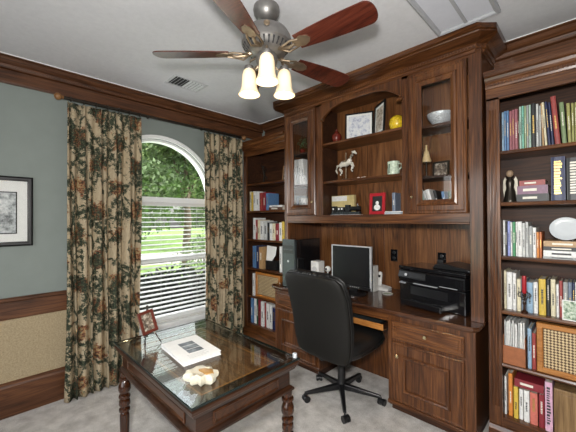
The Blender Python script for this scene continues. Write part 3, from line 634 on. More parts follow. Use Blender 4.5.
# head and arch
m = MB(); xa, xb = -1.890, -1.085; n = 26; zs, rise = 2.455, .12
pts = []
for i in range(n+1):
    t = i/n; e = 1-abs(2*t-1); pts.append((xa+(xb-xa)*t, zs+rise*(1-abs(2*t-1)**3.6)))
for (a, za), (b_, zb) in zip(pts, pts[1:]): m.prism([(a, za), (b_, zb), (b_, 2.62), (a, 2.62)], 'y', HY, HY+.02)
m.build('arched_valance', WV, hu)
m = MB(); 
for (a, za), (b_, zb) in zip(pts, pts[1:]): m.prism([(a, za), (b_, zb), (b_, zb+.012), (a, za+.012)], 'y', HY-.007, HY)
m.build('arch_moulding', WX, hu)
for x, s in ((xa, 1), (xb, -1)):
    mm = MB(); mm.tube([(x-s*.012, HY-.008, 2.45), (x+s*.035, HY-.008, 2.45)], [.010, .012], 10); mm.tube([(x-s*.0, HY-.008, 2.45), (x+s*.012, HY-.008, 2.45)], .015, 10); mm.build('arch_bracket', WX, hu, smooth=True)
m = MB(); m.box(HX0+.05, xa, HY, HY+.02, 2.60, 2.62); m.box(xb, HX1-.08, HY, HY+.02, 2.60, 2.62); m.build('top_rail', WX, hu)
B(HX0, HX1, HY+.0, 2.746, 2.6201, 2.70).build('head_board', WX, hu)
def offs(d):   # canted-corner plan outline of the cornice
    c = .045+d*.3
    return [(HX0-min(d, .10)-.0, 2.747), (HX0-min(d, .10), HY-d+c), (HX0-min(d, .10)+c, HY-d), (HX1+min(d, .10)-c, HY-d), (HX1+min(d, .10), HY-d+c), (HX1+min(d, .10), 2.747)]
m = MB(); cp = [(.0, 2.618), (.008, 2.622), (.010, 2.640), (.022, 2.645), (.026, 2.668), (.045, 2.676), (.060, 2.680), (.085, 2.688), (.105, 2.694), (.125, 2.697), (.128, 2.704), (.155, 2.708), (.155, 2.7393), (0, 2.7393)]
m.rings([[(x, y, z) for x, y in offs(d)] for d, z in cp], True, True); m.build('cornice', WX, hu)
m = MB(); k = 0; x = HX0+.03
while x < HX1-.03: m.box(x, x+.012, HY-.029, HY-.0225, 2.648, 2.664); x += .021
m.build('dentil_strip', WX, hu)
# glass doors
def glass_door(x0, x1, z0, z1, side):
    d = MB(); y = HY
    d.rect_rings(x0, x1, z0, z1, [(0, y-.0005), (0, y-.016), (.008, y-.022), (.018, y-.022), (.026, y-.015), (.060, y-.015), (.066, y-.024), (.078, y-.028), (.090, y-.020), (.104, y-.010), (.104, y-.0005)], False)
    dd = d.build('glass_door', WV, hu, label='wooden door with a tall glass pane')
    B(x0+.104, x1-.104, y-.008, y-.004, z0+.104, z1-.104).build('pane', CGLASS, dd)
    mm = MB(); kx = x0+.03 if side > 0 else x1-.03; mm.M = T(kx, y-.0155, z0+.13, 0, R(90)); mm.lathe((0, 0, 0), [(.004, 0), (.004, .010), (.010, .014), (.011, .020), (.006, .025)], 12); mm.build('knob', KNOB, dd, smooth=True)
glass_door(-2.372, -1.966, 1.535, 2.602, -1)
glass_door(-1.030, -.618, 1.530, 2.602, 1)
mm = MB()

# ------------------------------------------------------------------ base cabinets and worktop
CT = .79
def raised(m, x0, x1, z0, z1, y, fr=.05, deep=True):
    m.rect_rings(x0, x1, z0, z1, [(0, y), (0, y-.014), (.005, y-.018), (.012, y-.018), (.017, y-.014), (fr, y-.014), (fr+.005, y-.026), (fr+.012, y-.030), (fr+.022, y-.026), (fr+.026, y-.010), (fr+.034, y-.004)] if deep else [(0, y), (0, y-.014), (.005, y-.018), (.012, y-.018), (.018, y-.012), (fr, y-.012), (fr+.006, y-.006)], True)
def knob(x, y, z, parent):
    mm = MB(); mm.M = T(x, y, z, 0, R(90)); mm.lathe((0, 0, 0), [(.006, -.001), (.005, .010), (.013, .014), (.015, .021), (.008, .028)], 14); mm.build('knob', KNOB, parent, smooth=True)
def base_cab(label, x0, x1, xb0, xb1, kx):
    yf = 2.305; c = thing('base_cabinet', label, 'cabinet', ((x0+x1)/2, 2.5, 0), 'drawer and door cabinets under the desk worktop')
    B(xb0, xb1, yf+.02, 2.745, .06, .745).build('carcass', WV, c)
    m = MB(); m.box(x0, x1, yf, yf+.0199, .06, .745); m.build('face_frame', WV, c, bev=.003)
    B(xb0+.01, xb1-.01, yf+.035, 2.74, 0, .0599).build('toe_kick', WIN, c)
    m = MB().prism([(yf, .06), (yf-.012, .06), (yf-.012, .078), (yf-.004, .086), (yf, .086)], 'x', x0, x1); m.build('base_moulding', WX, c)
    a, b_ = x0+.035, x1-.065 if x0 > -1.5 else x1-.035
    d = MB(); raised(d, a, b_, .570, .705, yf-.0005, .032, False); dr = d.build('drawer', WX, c); knob((a+b_)/2, yf-.0065, .637, dr)
    d = MB(); raised(d, a, b_, .095, .545, yf-.0005, .085); do = d.build('door', WV, c); knob(kx, yf-.0145, .445, do)
    return c
base_cab('left base cabinet under the desk, partly behind the black chair', -2.47, -1.86, -2.412, -1.862, -1.93)
base_cab('right base cabinet under the printer, drawer above a raised panel door', -1.168, -.560, -1.166, -.562, -1.085)
wt = thing('desk_worktop', 'long glossy dark wooden worktop carrying computer and printer', 'worktop', (-1.5, 2.5, .745))
m = MB()
def top_ring(d, z):
    c = .03
    return [(-2.412, 2.996, z), (-2.412, 2.44, z), (-2.50+d, 2.44, z), (-2.50+d, 2.255+d+c, z), (-2.50+d+c, 2.255+d, z), (-.532-d-c, 2.255+d, z), (-.532-d, 2.255+d+c, z), (-.532-d, 2.996, z)]
m.rings([top_ring(d, z) for d, z in ((.030, .7455), (.022, .750), (.018, .760), (.004, .764), (0, .770), (0, .784), (.005, .7902 - .0002))]); m.build('top_board', WTOP, wt)
B(-1.858, -1.170, 2.275+.03, 2.325, .690, .7452).build('apron_rail', WX, wt); B(-1.8615, -1.1665, 2.72, 2.735, .002, .7452).build('kneehole_back', WV, wt)
kt = thing('keyboard_tray', 'pull-out keyboard drawer with light wooden front below the worktop', 'keyboard tray', (-1.51, 2.4, .62))
B(-1.83, -1.195, 2.27, 2.285, .612, .660).build('drawer_front', WORANGE, kt, bev=.004); B(-1.83, -1.195, 2.285, 2.66, .612, .624).build('tray', WIN, kt)
for s in (-1.8575, -1.183): B(s, s+.013, 2.33, 2.70, .60, .63).build('rail', BLKPL, kt)
kb = thing('keyboard', 'black computer keyboard lying in the pull-out tray', 'keyboard', (-1.45, 2.38, .624))
B(-1.68, -1.25, 2.30, 2.44, .6243, .642).build('case', BLKPL, kb, bev=.004)
m = MB()
for i in range(15):
    for j in range(5): m.box(-1.67+i*.0275, -1.67+i*.0275+.022, 2.312+j*.024, 2.312+j*.024+.019, .642, .648)
m.build('keys', GREYPL, kb)

# wall sockets
for x, lab in ((-1.437, 'black double socket plate on the alcove back, left of the printer'), (-.985, 'black socket plate with a plugged cord above the printer')):
    yy = 2.9799
    s = thing('socket_plate', lab, 'socket', (x, yy, 1.12))
    B(x-.036, x+.036, yy-.006, yy-.0003, 1.065, 1.185).build('plate', BLKGL, s, bev=.002)
    for dz in (-.028, .028):
        mm = MB(); mm.M = T(x, yy-.006, 1.125+dz, 0, R(90)); mm.lathe((0, 0, 0), [(.016, 0), (.016, .003), (.013, .004)], 14); mm.build('outlet', BLKPL, s)
mm = MB(); mm.box(-1.01, -.96, 2.935, 2.9735, 1.075, 1.125); mm.tube([(-.985, 2.945, 1.078), (-.99, 2.93, 1.04), (-1.02, 2.91, .98), (-1.01, 2.92, .90)], .005, 6); tag(mm.build('power_plug', BLKPL, bev=.003, org=(-.985, 2.95, 1.1)), 'black plug in the socket above the printer with cord going down', 'plug')

# ------------------------------------------------------------------ desk items
tw = thing('computer_tower', 'black and grey computer tower standing at the left end of the desk', 'computer', (-2.27, 2.51, CT))
B(-2.350, -2.175, 2.335, 2.715, CT+.0002, 1.283).build('case', BLKGL, tw, bev=.006)
B(-2.352, -2.173, 2.300, 2.3349, CT+.0002, 1.286).build('front_panel', GREYPL, tw, bev=.008)
B(-2.335, -2.19, 2.297, 2.2999, 1.19, 1.225).build('disc_drive', BLKPL, tw); B(-2.335, -2.19, 2.297, 2.2999, 1.14, 1.175).build('disc_drive', BLKPL, tw)
mm = MB(); mm.M = T(-2.262, 2.2999, 1.06, 0, R(90)); mm.lathe((0, 0, 0), [(.012, 0), (.012, .004), (.009, .005)], 14); mm.build('power_button', SILVER, tw)
mn = thing('computer_monitor', 'flat computer monitor with black screen and thin silver bezel on the desk', 'monitor', (-1.63, 2.5, CT))
M = T(-1.628, 2.475, CT, R(-2)) @ Matrix.Rotation(R(0), 4, 'X')
m = MB(); m.M = M; m.rect_rings(-.217, .217, .062, .455, [(0, .028), (0, .002), (.002, 0), (.008, 0), (.010, .004)], False); m.build('bezel', SILVER, mn)
m = MB(); m.M = M; m.box(-.2065, .2065, .0041, .012, .0725, .4445); m.build('screen', SCREEN, mn)
m = MB(); m.M = M; m.box(-.216, .216, .0285, .045, .063, .454); m.box(-.12, .12, .045, .07, .12, .36); m.build('rear_case', BLKPL, mn, bev=.004)
m = MB(); m.M = M; m.box(-.2165, .2165, -.002, .004, .0625, .088); m.build('lower_bezel', BLKPL, mn)
for k in range(5): mm = MB(); mm.M = M; mm.box(.0+k*.022, .010+k*.022, -.004, -.0021, .074, .080); mm.build('button', SILVER, mn)
m = MB(); m.M = M; m.box(-.04, .04, .0455, .065, .02, .2); m.M = M @ T(0, .05, .0003); m.lathe((0, 0, 0), [(.12, 0), (.12, .008), (.10, .016), (.04, .020)], 28); m.build('stand', BLKPL, mn)
def speaker(label, x, y, w, d, h, rz=0):
    s = thing('computer_speaker', label, 'speaker', (x, y, CT)); M = T(x, y, CT+.0002, rz)
    m = MB(); m.M = M; m.box(-w/2, w/2, -d/2, d/2, 0, h); m.build('case', WHPL, s, bev=.006)
    for q, r_ in ((.70, .3), (.35, .36)):
        m = MB(); m.M = M @ T(0, -d/2, h*q, 0, R(90)); m.lathe((0, 0, 0), [(w*r_, 0), (w*r_, .002), (w*r_*.8, .0005)], 18); m.build('driver_cone', bc('pale_grey'), s)
speaker('tall white computer speaker at the right side of the monitor', -1.540, 2.74, .066, .09, .250)
speaker('squat white computer speaker between the tower and the monitor', -2.035, 2.50, .10, .10, .275)
rl = thing('web_camera', 'round white web camera standing left of the monitor', 'camera', (-1.905, 2.50, CT))
MB().lathe((-1.905, 2.50, CT), [(.03, .0002), (.03, .008), (.008, .014), (.007, .18)], 16).build('stand', WHPL, rl, smooth=True); MB().sphere((-1.905, 2.50, CT+.205), .03, 16).build('head', WHPL, rl, smooth=True)
mm = MB(); mm.M = T(-1.905, 2.4715, CT+.207, 0, R(90)); mm.lathe((0, 0, 0), [(.011, -.002), (.011, .003), (.006, .004)], 12); mm.build('lens', BLKGL, rl)
ph = thing('telephone', 'white cordless telephone handset standing upright in its charging base', 'telephone', (-1.50, 2.84, CT))
m = MB(); m.M = T(-1.505, 2.84, CT); m.rings([[(-.05, -.045, .0002), (.085, -.045, .0002), (.085, .045, .0002), (-.05, .045, .0002)], [(-.05, -.045, .03), (.085, -.045, .02), (.085, .045, .035), (-.05, .045, .05)], [(-.04, -.035, .04), (.075, -.035, .028), (.075, .035, .04), (-.04, .035, .056)]]); m.build('charging_base', WHPL, ph, bev=.006)
m = MB(); m.M = T(-1.53, 2.845, CT+.035, 0, R(-8)); m.rings([[(.024*math.cos(2*PI*i/14)*s, .015*math.sin(2*PI*i/14)*s, z) for i in range(14)] for s, z in ((.85, .0), (1, .01), (.95, .07), (1.0, .12), (.8, .138), (.3, .142))]); m.build('handset', WHPL, ph, smooth=True)
m = MB(); m.M = T(-1.53, 2.845, CT+.035, 0, R(-8)); m.box(-.013, .013, -.0175, -.0135, .085, .11); m.build('display', SCREEN, ph)
MB().tube([(-1.43, 2.84, CT+.028), (-1.40, 2.86, CT+.03), (-1.37, 2.90, CT+.012), (-1.35, 2.95, CT+.005)], .002, 6).build('cord', BLKPL, ph)
dh = thing('coaster', 'small round white and green dish on the desk in front of the telephone', 'coaster', (-1.37, 2.72, CT))
MB().lathe((-1.385, 2.73, CT), [(.045, .0002), (.050, .006), (.046, .007), (.040, .003)], 28).build('dish', WHPL, dh, smooth=True)
mm = MB(); mm.lathe((-1.385, 2.73, CT+.0031), [(.036, 0), (.036, .001), (.034, .0012)], 24); mm.build('centre', plain('pale_green_felt', (.45, .52, .40), .7), dh)
# printer
pn = thing('printer', 'large black all-in-one printer at the right end of the desk', 'printer', (-.88, 2.58, CT))
M = T(-.895, 2.685, CT, R(-13)) @ Matrix.Diagonal((1.14, 1.28, 1.12, 1))
def pb(nm, x0, x1, y0, y1, z0, z1, mat, bev=.008):
    m = MB(); m.M = M; m.box(x0, x1, y0, y1, z0+.0003, z1); return m.build(nm, mat, pn, bev=bev)
pb('lower_body', -.245, .245, -.125, .125, 0, .155, BLKGL); pb('upper_body', -.25, .25, -.135, .125, .156, .245, BLKGL, .015)
pb('scanner_lid', -.25, .25, -.130, .120, .246, .272, BLKGL, .008)
m = MB(); m.M = M; m.rings([[(-.02, y, .2725), (.24, y, .2725), (.235, y, .290), (.06, y, .315), (.0, y, .300)] for y in (-.07, .11)]); m.build('document_feeder', BLKPL, pn, bev=.006)
m = MB(); m.M = M; m.rings([[(-.24, -.136, .185), (-.02, -.136, .185), (-.02, -.130, .235), (-.24, -.130, .235)], [(-.24, -.150, .19), (-.02, -.150, .19), (-.02, -.136, .235), (-.24, -.136, .235)]]); m.build('control_panel', BLKPL, pn, bev=.004)
mm = MB(); mm.M = M @ T(-.17, -.1485, .213, 0, R(80)); mm.lathe((0, 0, 0), [(.010, -.002), (.010, .003), (.006, .004)], 14); mm.build('button', SILVER, pn)
pb('paper_tray', -.16, .14, -.215, -.125, .012, .050, BLKGL, .005); pb('output_slot', -.15, .13, -.1262, -.1252, .07, .13, BLKPL, .0)
for a, b_, z in ((-.12, .06, .152), (-.24, -.19, .142), (.08, .20, .165)):
    m = MB(); m.M = M; m.box(a, b_, -.1375, -.1345 if z > .156 else -.1245, z, z+.003); m.build('silver_strip', SILVER, pn)  # short thin silver strips across the printer front

# ------------------------------------------------------------------ items in the hutch
SH2, SH1, SH0 = 2.235, 1.862, 1.5322
jr = thing('jar', 'round dark red glazed lidded jar on the upper open shelf', 'jar', (-1.80, 2.52, SH2))
MB().lathe((-1.80, 2.52, SH2), [(.025, .0003), (.032, .012), (.045, .04), (.048, .065), (.040, .09), (.025, .10)], 24).build('body', REDGLZ, jr, smooth=True)
MB().lathe((-1.80, 2.52, SH2), [(.028, .1005), (.024, .112), (.010, .122), (.012, .132), (.004, .142)], 18).build('lid', REDGLZ, jr, smooth=True)
framed('framed_sketch', 'black frame with a pale blue sketch, wider of the two on the upper open shelf', -1.565, 2.545, SH2, .262, .262, R(22), BLKFR, SKETCH, .014, .02, None, 4)
framed('framed_sketch', 'black frame with a brown sketch turned sideways, next to the yellow pot', -1.357, 2.525, SH2, .215, .285, R(-38), BLKFR, SKETCH2, .020, .022, None, 3)
yp = thing('pot', 'squat yellow glazed pot at the right of the upper open shelf', 'pot', (-1.165, 2.50, SH2))
MB().lathe((-1.170, 2.50, SH2), [(.035, .0003), (.055, .015), (.066, .05), (.060, .09), (.035, .115), (.018, .122), (.015, .118)], 24).build('body', YGLZ, yp, smooth=True)
hs = thing('carousel_horse', 'white carousel horse figurine on a pole, middle open shelf', 'figurine', (-1.70, 2.53, SH1))
m = MB(); m.tube([(-1.775, 2.53, SH1+.15), (-1.74, 2.53, SH1+.165), (-1.70, 2.53, SH1+.16), (-1.665, 2.53, SH1+.175), (-1.65, 2.53, SH1+.20)], [.014, .028, .025, .027, .018], 10)
m.tube([(-1.66, 2.53, SH1+.185), (-1.635, 2.53, SH1+.235), (-1.625, 2.53, SH1+.26), (-1.605, 2.53, SH1+.265), (-1.585, 2.53, SH1+.243)], [.022, .016, .015, .013, .008], 8)
for px, pts_ in enumerate((((-1.76, .15), (-1.785, .115), (-1.76, .085), (-1.775, .06)), ((-1.75, .15), (-1.765, .12), (-1.735, .095), (-1.745, .07)), ((-1.66, .165), (-1.635, .135), (-1.65, .10), (-1.635, .085)), ((-1.665, .165), (-1.62, .16), (-1.605, .125), (-1.62, .105)))):
    m.tube([(x, 2.53+(-.012 if px % 2 else .012), SH1+z) for x, z in pts_], [.013, .009, .006, .008], 7)
m.build('horse_body', plain('carousel_white', (.62, .58, .50), .3), hs, smooth=True)
MB().tube([(-1.775, 2.53, SH1+.155), (-1.80, 2.53, SH1+.15), (-1.815, 2.53, SH1+.11), (-1.80, 2.53, SH1+.075)], [.008, .012, .010, .004], 7).build('tail', STONE, hs, smooth=True)
m = MB(); m.box(-1.725, -1.675, 2.50, 2.56, SH1+.178, SH1+.190); m.build('saddle', BRASS, hs, bev=.004)
MB().tube([(-1.70, 2.53, SH1+.01), (-1.70, 2.53, SH1+.27)], .005, 8).build('pole', BRASS, hs, smooth=True)
MB().lathe((-1.70, 2.53, SH1), [(.045, .0003), (.045, .010), (.036, .016), (.01, .018)], 20).build('base', BRONZE, hs, smooth=True)
sh = thing('shells', 'small pinkish white shells lying on the middle open shelf', 'shells', (-1.50, 2.50, SH1)); 
for k, (x, y) in enumerate(((-1.545, 2.50), (-1.512, 2.51), (-1.48, 2.495))): MB().sphere((x, y, SH1+.0085), .014, 10, (1.25, .8, .55)).build('shell', plain('shell_pink%d' % k, (.66, .56, .50), .4), sh, smooth=True)
mg = thing('mug', 'pale green pottery mug with a dark painted tree on the middle open shelf', 'mug', (-1.205, 2.52, SH1))
pr = [(.040, .0003), (.048, .006), (.050, .04), (.046, .075), (.049, .112)]
MB().lathe((-1.205, 2.50, SH1), pr+[(r-.005, max(z, .008)) for r, z in reversed(pr)], 26, False).build('body', GRNGLZ, mg, smooth=True)
m = MB(); m.tube([(-1.160, 2.48, SH1+.09), (-1.125, 2.465, SH1+.085), (-1.120, 2.463, SH1+.05), (-1.158, 2.48, SH1+.03)], .006, 8); m.build('handle', GRNGLZ, mg, smooth=True)
m = MB(); m.tube([(-1.222, 2.4515, SH1+.015), (-1.218, 2.4505, SH1+.09)], .0045, 6); m.build('painted_stripe', bc('dark_green'), mg)
# lower shelf
bxx = thing('calendar_box', 'cream and yellow printed card box standing at the left of the lowest open shelf', 'box', (-1.77, 2.60, SH0))
B(-1.925, -1.66, 2.60, 2.64, SH0+.0003, SH0+.195).build('box_body', plain('cream_yellow_card', (.55, .44, .20), .6, var=.2, scale=12), bxx, bev=.002)
B(-1.92, -1.74, 2.5985, 2.5999, SH0+.14, SH0+.19).build('printed_band', bc('white'), bxx); B(-1.92, -1.78, 2.5985, 2.5999, SH0+.01, SH0+.06).build('printed_band', bc('white'), bxx)
tn = thing('model_train', 'long dark model train standing on the lowest open shelf', 'model train', (-1.69, 2.50, SH0))
m = MB(); m.box(-1.845, -1.80, 2.49, 2.525, SH0+.030, SH0+.085); m.box(-1.79, -1.70, 2.49, 2.525, SH0+.03, SH0+.075); m.box(-1.69, -1.645, 2.49, 2.525, SH0+.03, SH0+.095); m.tube([(-1.645, 2.507, SH0+.06), (-1.535, 2.507, SH0+.06)], .019, 14); m.tube([(-1.56, 2.507, SH0+.075), (-1.56, 2.507, SH0+.108)], .007, 8); m.box(-1.845, -1.53, 2.492, 2.523, SH0+.020, SH0+.030); m.build('train_body', BLKPL, tn, bev=.002)
m = MB()
for k in range(11):
    m.M = T(-1.835+k*.029, 2.4905, SH0+.0155, 0, R(90)); m.lathe((0, 0, 0), [(.0125, -.034), (.0125, .003)], 12)
m.build('wheels', GREYPL, tn); B(-1.86, -1.52, 2.485, 2.53, SH0+.0003, SH0+.003).build('track', SILVER, tn)
for x in (-1.825, -1.76, -1.725): B(x-.008, x+.008, 2.4885, 2.4899, SH0+.05, SH0+.066).build('window', bc('white'), tn)
rf = framed('framed_photo', 'red frame holding a black and white photo, lowest open shelf', -1.365, 2.50, SH0, .150, .190, R(0), REDFR, plain('photo_black', (.02, .02, .02), .3), .028, 0, None, 5)
m = MB(); m.M = T(-1.365, 2.50, SH0) @ T(0, 0, 0, 0, R(-5)); m.rings([[(.030*math.cos(2*PI*i/16), y, .062+.026*math.sin(2*PI*i/16)) for i in range(16)] for y in (.0018, .0029)]); m.rings([[(.015*math.cos(2*PI*i/16), y, .102+.017*math.sin(2*PI*i/16)) for i in range(16)] for y in (.0018, .0029)]); o = m.build('photo_figure', bc('white'), rf)
pp_ = thing('paper_pile', 'loose white papers lying beside the red frame', 'papers', (-1.20, 2.52, SH0))
for k in range(4): mm = MB(); mm.M = T(-1.20, 2.53, SH0+.0005+k*.006, R((-8, 6, -3, 10)[k])); mm.box(-.075, .075, -.06, .06, 0, .0045); mm.build('sheet', (PAPER, bc('light_blue'), bc('pale_grey'), PAPER)[k], pp_)
bo = book('book', 'dark grey book standing behind the red frame, lowest open shelf', 'book', -1.275, -1.245, SH0+.0003, .19, 'slate', yf=2.61, d=.11)
# behind the right glass door
dz = 2.21
cb = thing('crystal_bowl', 'cut crystal bowl on the upper shelf behind the right glass door', 'bowl', (-.845, 2.56, dz))
pr = [(.035, .0003), (.045, .006), (.070, .035), (.095, .075), (.100, .095)]
MB().lathe((-.845, 2.56, dz), pr+[(r-.006, max(z, .012)) for r, z in reversed(pr)], 24, False).build('bowl', CRYST, cb, smooth=False)
bb = thing('bell', 'small cream bell on the middle shelf behind the right glass door', 'bell', (-.945, 2.53, 1.82))
MB().lathe((-.945, 2.53, 1.82), [(.034, .12), (.036, .13), (.026, .16), (.018, .20), (.008, .215), (.006, .245), (.010, .25), (.002, .258)], 20).build('body', plain('bell_cream', (.66, .50, .26), .35), bb, smooth=True)
MB().lathe((-.945, 2.53, 1.82), [(.030, .0003), (.030, .008), (.006, .014), (.006, .125)], 14).build('stand', BRONZE, bb, smooth=True)
framed('framed_photo', 'dark framed photo behind the right glass door, beside the bell', -.865, 2.60, 1.82, .125, .130, R(0), BRONZE, PHOTOD, .016, 0, None, 6)
gd = 'books leaning behind the right glass door'
for k, (a, b_, h, c, l) in enumerate(((-.955, -.935, .19, 'pale_green', -12), (-.925, -.905, .185, 'pale_grey', -14), (-.895, -.865, .20, 'white', -16), (-.845, -.825, .185, 'black', -14), (-.800, -.780, .17, 'blue', -10), (-.765, -.745, .17, 'dark_green', -6))):
    book('book', f"leaning {c.replace('_',' ')} book, {ORD[k]} from the left behind the right glass door", 'book', a, b_, SH0+.0005, h, c, l, 2.50, .14, gd)
# behind the left glass door
tp = thing('potted_plant', 'small green plant in a pot behind the left glass door', 'plant', (-2.285, 2.56, 2.20))
MB().lathe((-2.285, 2.56, 2.20), [(.020, .0003), (.030, .05), (.033, .055), (.028, .056)], 16).build('pot', REDGLZ, tp, smooth=True)
m = MB(); rnd = random.Random(5)
for k in range(60):
    a, e, r_ = rnd.uniform(0, 2*PI), rnd.uniform(.1, 1.4), rnd.uniform(.03, .08)
    m.M = T(-2.285+r_*math.cos(a)*math.cos(e)*.8, 2.56+r_*math.sin(a)*math.cos(e)*.8, 2.20+.075+r_*math.sin(e)*1.5, a, rnd.uniform(-1, 1), rnd.uniform(-1, 1)); m.rings([[(-.010, 0, 0), (0, -.006, .002), (.012, 0, 0), (0, .006, .002)], [(-.010, 0, .0006), (0, -.006, .0026), (.012, 0, .0006), (0, .006, .0026)]])
m.build('foliage', plain('plant_green', (.10, .18, .08), .5, var=.5, scale=60), tp)
gp = 'white binders behind the left glass door'
for k, (x, c, l) in enumerate(((-2.358, 'white', 0), (-2.318, 'pale_grey', -2), (-2.278, 'white', -4), (-2.235, 'white', -6))):
    book('binder', f"tall {c.replace('_',' ')} binder, {ORD[k]} from the left behind the left glass door", 'binder', x, x+.030, 1.8605, .285, c, l, 2.50, .18, gp)
gp = 'folders on the bottom shelf behind the left glass door'
for k, (x, c) in enumerate(((-2.358, 'grey'), (-2.325, 'slate'), (-2.292, 'grey'), (-2.259, 'pale_grey'), (-2.226, 'white'))):
    book('folder', f"{c.replace('_',' ')} folder, {ORD[k]} from the left, bottom shelf behind the left glass door", 'folder', x, x+.026, SH0+.0003, .22-.01*k, c, 0, 2.50, .18, gp)

# ------------------------------------------------------------------ writing table
TX0, TX1, TY0, TY1, TZ = -2.065, -1.118, .598, 1.222, .765
tb = thing('writing_table', 'dark wooden writing table with a glass top and turned legs', 'table', ((TX0+TX1)/2, (TY0+TY1)/2, 0))
def tr(d, z): return [(TX0+d, TY0+d, z), (TX1-d, TY0+d, z), (TX1-d, TY1-d, z), (TX0+d, TY1-d, z)]
m = MB(); m.rings([tr(.030, .700), tr(.020, .706), tr(.014, .722), tr(.006, .728), tr(.004, .742), tr(.010, .752), tr(.075, .752), tr(.078, .747), tr(.080, .735), tr(.080, .700)], False, False); m.build('top_frame', WDK, tb)
B(TX0+.079, TX1-.079, TY0+.079, TY1-.079, .722, .738).build('inset_panel', WINSET, tb)
m = MB(); m.rings([tr(.10, .738), tr(.10, .7392), tr(.108, .7392), tr(.108, .738)], False, False); m.build('inlay_line', WORANGE, tb)
m = MB(); m.rings([tr(.004, .7525), tr(.001, .7555), tr(.001, .762), tr(.004, .765)], True, True); m.build('glass_top', TGLASS, tb)
m = MB(); m.rings([tr(.0035, .7524), tr(.0002, .7552), tr(.0002, .7622), tr(.0035, .7649)], False, False); m.build('glass_edge', GEDGE, tb)
m = MB(); a0 = .040
for (xa_, xb_, ya_, yb_) in ((TX0+a0, TX1-a0, TY0+a0, TY0+a0+.02), (TX0+a0, TX1-a0, TY1-a0-.02, TY1-a0), (TX0+a0, TX0+a0+.02, TY0+a0+.02, TY1-a0-.02), (TX1-a0-.02, TX1-a0, TY0+a0+.02, TY1-a0-.02)): m.box(xa_, xb_, ya_, yb_, .612, .6999)
m.rings([tr(a0+.001, .622), tr(a0-.008, .618), tr(a0-.018, .608), tr(a0-.018, .598), tr(a0+.002, .592), tr(a0+.022, .592), tr(a0+.022, .612)], False, False); m.build('apron', WDK, tb)
m = MB(); yq = TY0+a0
m.rect_rings(TX0+.13, TX1-.13, .632, .688, [(0, yq), (0, yq-.004), (.006, yq-.006), (.012, yq-.001)], True)
xq = TX1-a0; m.rings([[(x, TY0+.12+i, .632+i), (x, TY1-.12-i, .632+i), (x, TY1-.12-i, .688-i), (x, TY0+.12+i, .688-i)] for i, x in ((0, xq), (0, xq+.004), (.006, xq+.006), (.012, xq+.001))], False, True); m.build('apron_panel', WDKX, tb)
lp = [(.024, .6115), (.024, .575), (.022, .5599), (.032, .556), (.032, .545), (.020, .540), (.026, .528), (.033, .508), (.035, .488), (.028, .468), (.018, .460), (.030, .454), (.033, .445), (.030, .436), (.019, .430), (.030, .420), (.032, .400), (.026, .385), (.019, .380), (.031, .372), (.031, .360), (.020, .354), (.027, .335), (.025, .22), (.019, .14), (.032, .132), (.032, .120), (.020, .115), (.028, .095), (.030, .07), (.020, .045), (.026, .035), (.026, .0)]
for x in (TX0+.048, TX1-.048):
    for y in (TY0+.048, TY1-.048): MB().lathe((x, y, 0), lp, 22).build('leg', WLEG, tb, smooth=True)
# clear corner clips of the glass
for x, y in ((TX1-.02, TY1-.02),): tag(MB().lathe((x, y, TZ+.0003), [(.011, 0), (.012, .004), (.012, .020), (.009, .023)], 16).build('clear_bumper', CRYST, org=(x, y, TZ), smooth=True), 'small clear knob on the far right corner of the glass table top', 'knob')
# magazine/book on table
mz = thing('picture_book', 'white paperback with a small photo on its cover lying on the glass table', 'book', (-1.61, .845, TZ))
M = T(-1.613, .848, TZ+.0004, R(-4)); 
m = MB(); m.M = M; m.box(-.155, .155, -.095, .115, 0, .0015); m.box(-.155, .155, -.095, .115, .0205, .022); m.box(-.155, -.1525, -.095, .115, .0015, .0205); m.build('cover', PAPER, mz)
m = MB(); m.M = M; m.box(-.1525, .152, -.092, .112, .0015, .0205); m.build('page_block', bc('white'), mz)
for a, b_ in ((-.082, -.034), (-.028, .020), (.026, .074)):
    m = MB(); m.M = M; m.box(a, b_, -.030, .055, .0221, .0226); m.build('cover_photo', COVERPIC, mz)
m = MB(); m.M = M
for k in range(4): m.box(.092+k*.013, .096+k*.013, -.05, .06-.02*(k % 2), .0221, .0224)
m.build('cover_lines', bc('pale_grey'), mz)
# jagged cream stone
so = thing('stone_ornament', 'cream polished stone with a jagged outline and amber patch on the glass table', 'ornament', (-1.30, .722, TZ))
out = [(.070, .012), (.044, .020), (.050, .050), (.020, .040), (.006, .060), (-.012, .046), (-.044, .052), (-.060, .030), (-.058, .006), (-.070, -.020), (-.048, -.026), (-.052, -.050), (-.022, -.040), (.000, -.062), (.012, -.038), (.046, -.048), (.044, -.020), (.074, -.012)]
m = MB(); m.M = T(-1.288, .738, TZ+.0004, R(15)) @ Matrix.Diagonal((1.12, 1.12, 1.2, 1)); m.rings([[(x*s, y*s, z) for x, y in out] for s, z in ((.80, 0), (.96, .008), (1, .020), (.93, .030), (.74, .034), (.40, .028))]); m.build('stone_body', STONE, so, smooth=True)
m = MB(); m.M = T(-1.288, .738, TZ+.0004, R(15)) @ Matrix.Diagonal((1.12, 1.12, 1.2, 1)); m.rings([[(x*s+.012, y*s+.012, z) for x, y in ((.045, 0), (.018, .022), (-.02, .012), (-.032, -.006), (.0, -.012), (.018, -.022))] for s, z in ((1, .026), (1, .0345), (.7, .036))]); m.build('amber_patch', AMBER, so, smooth=True)
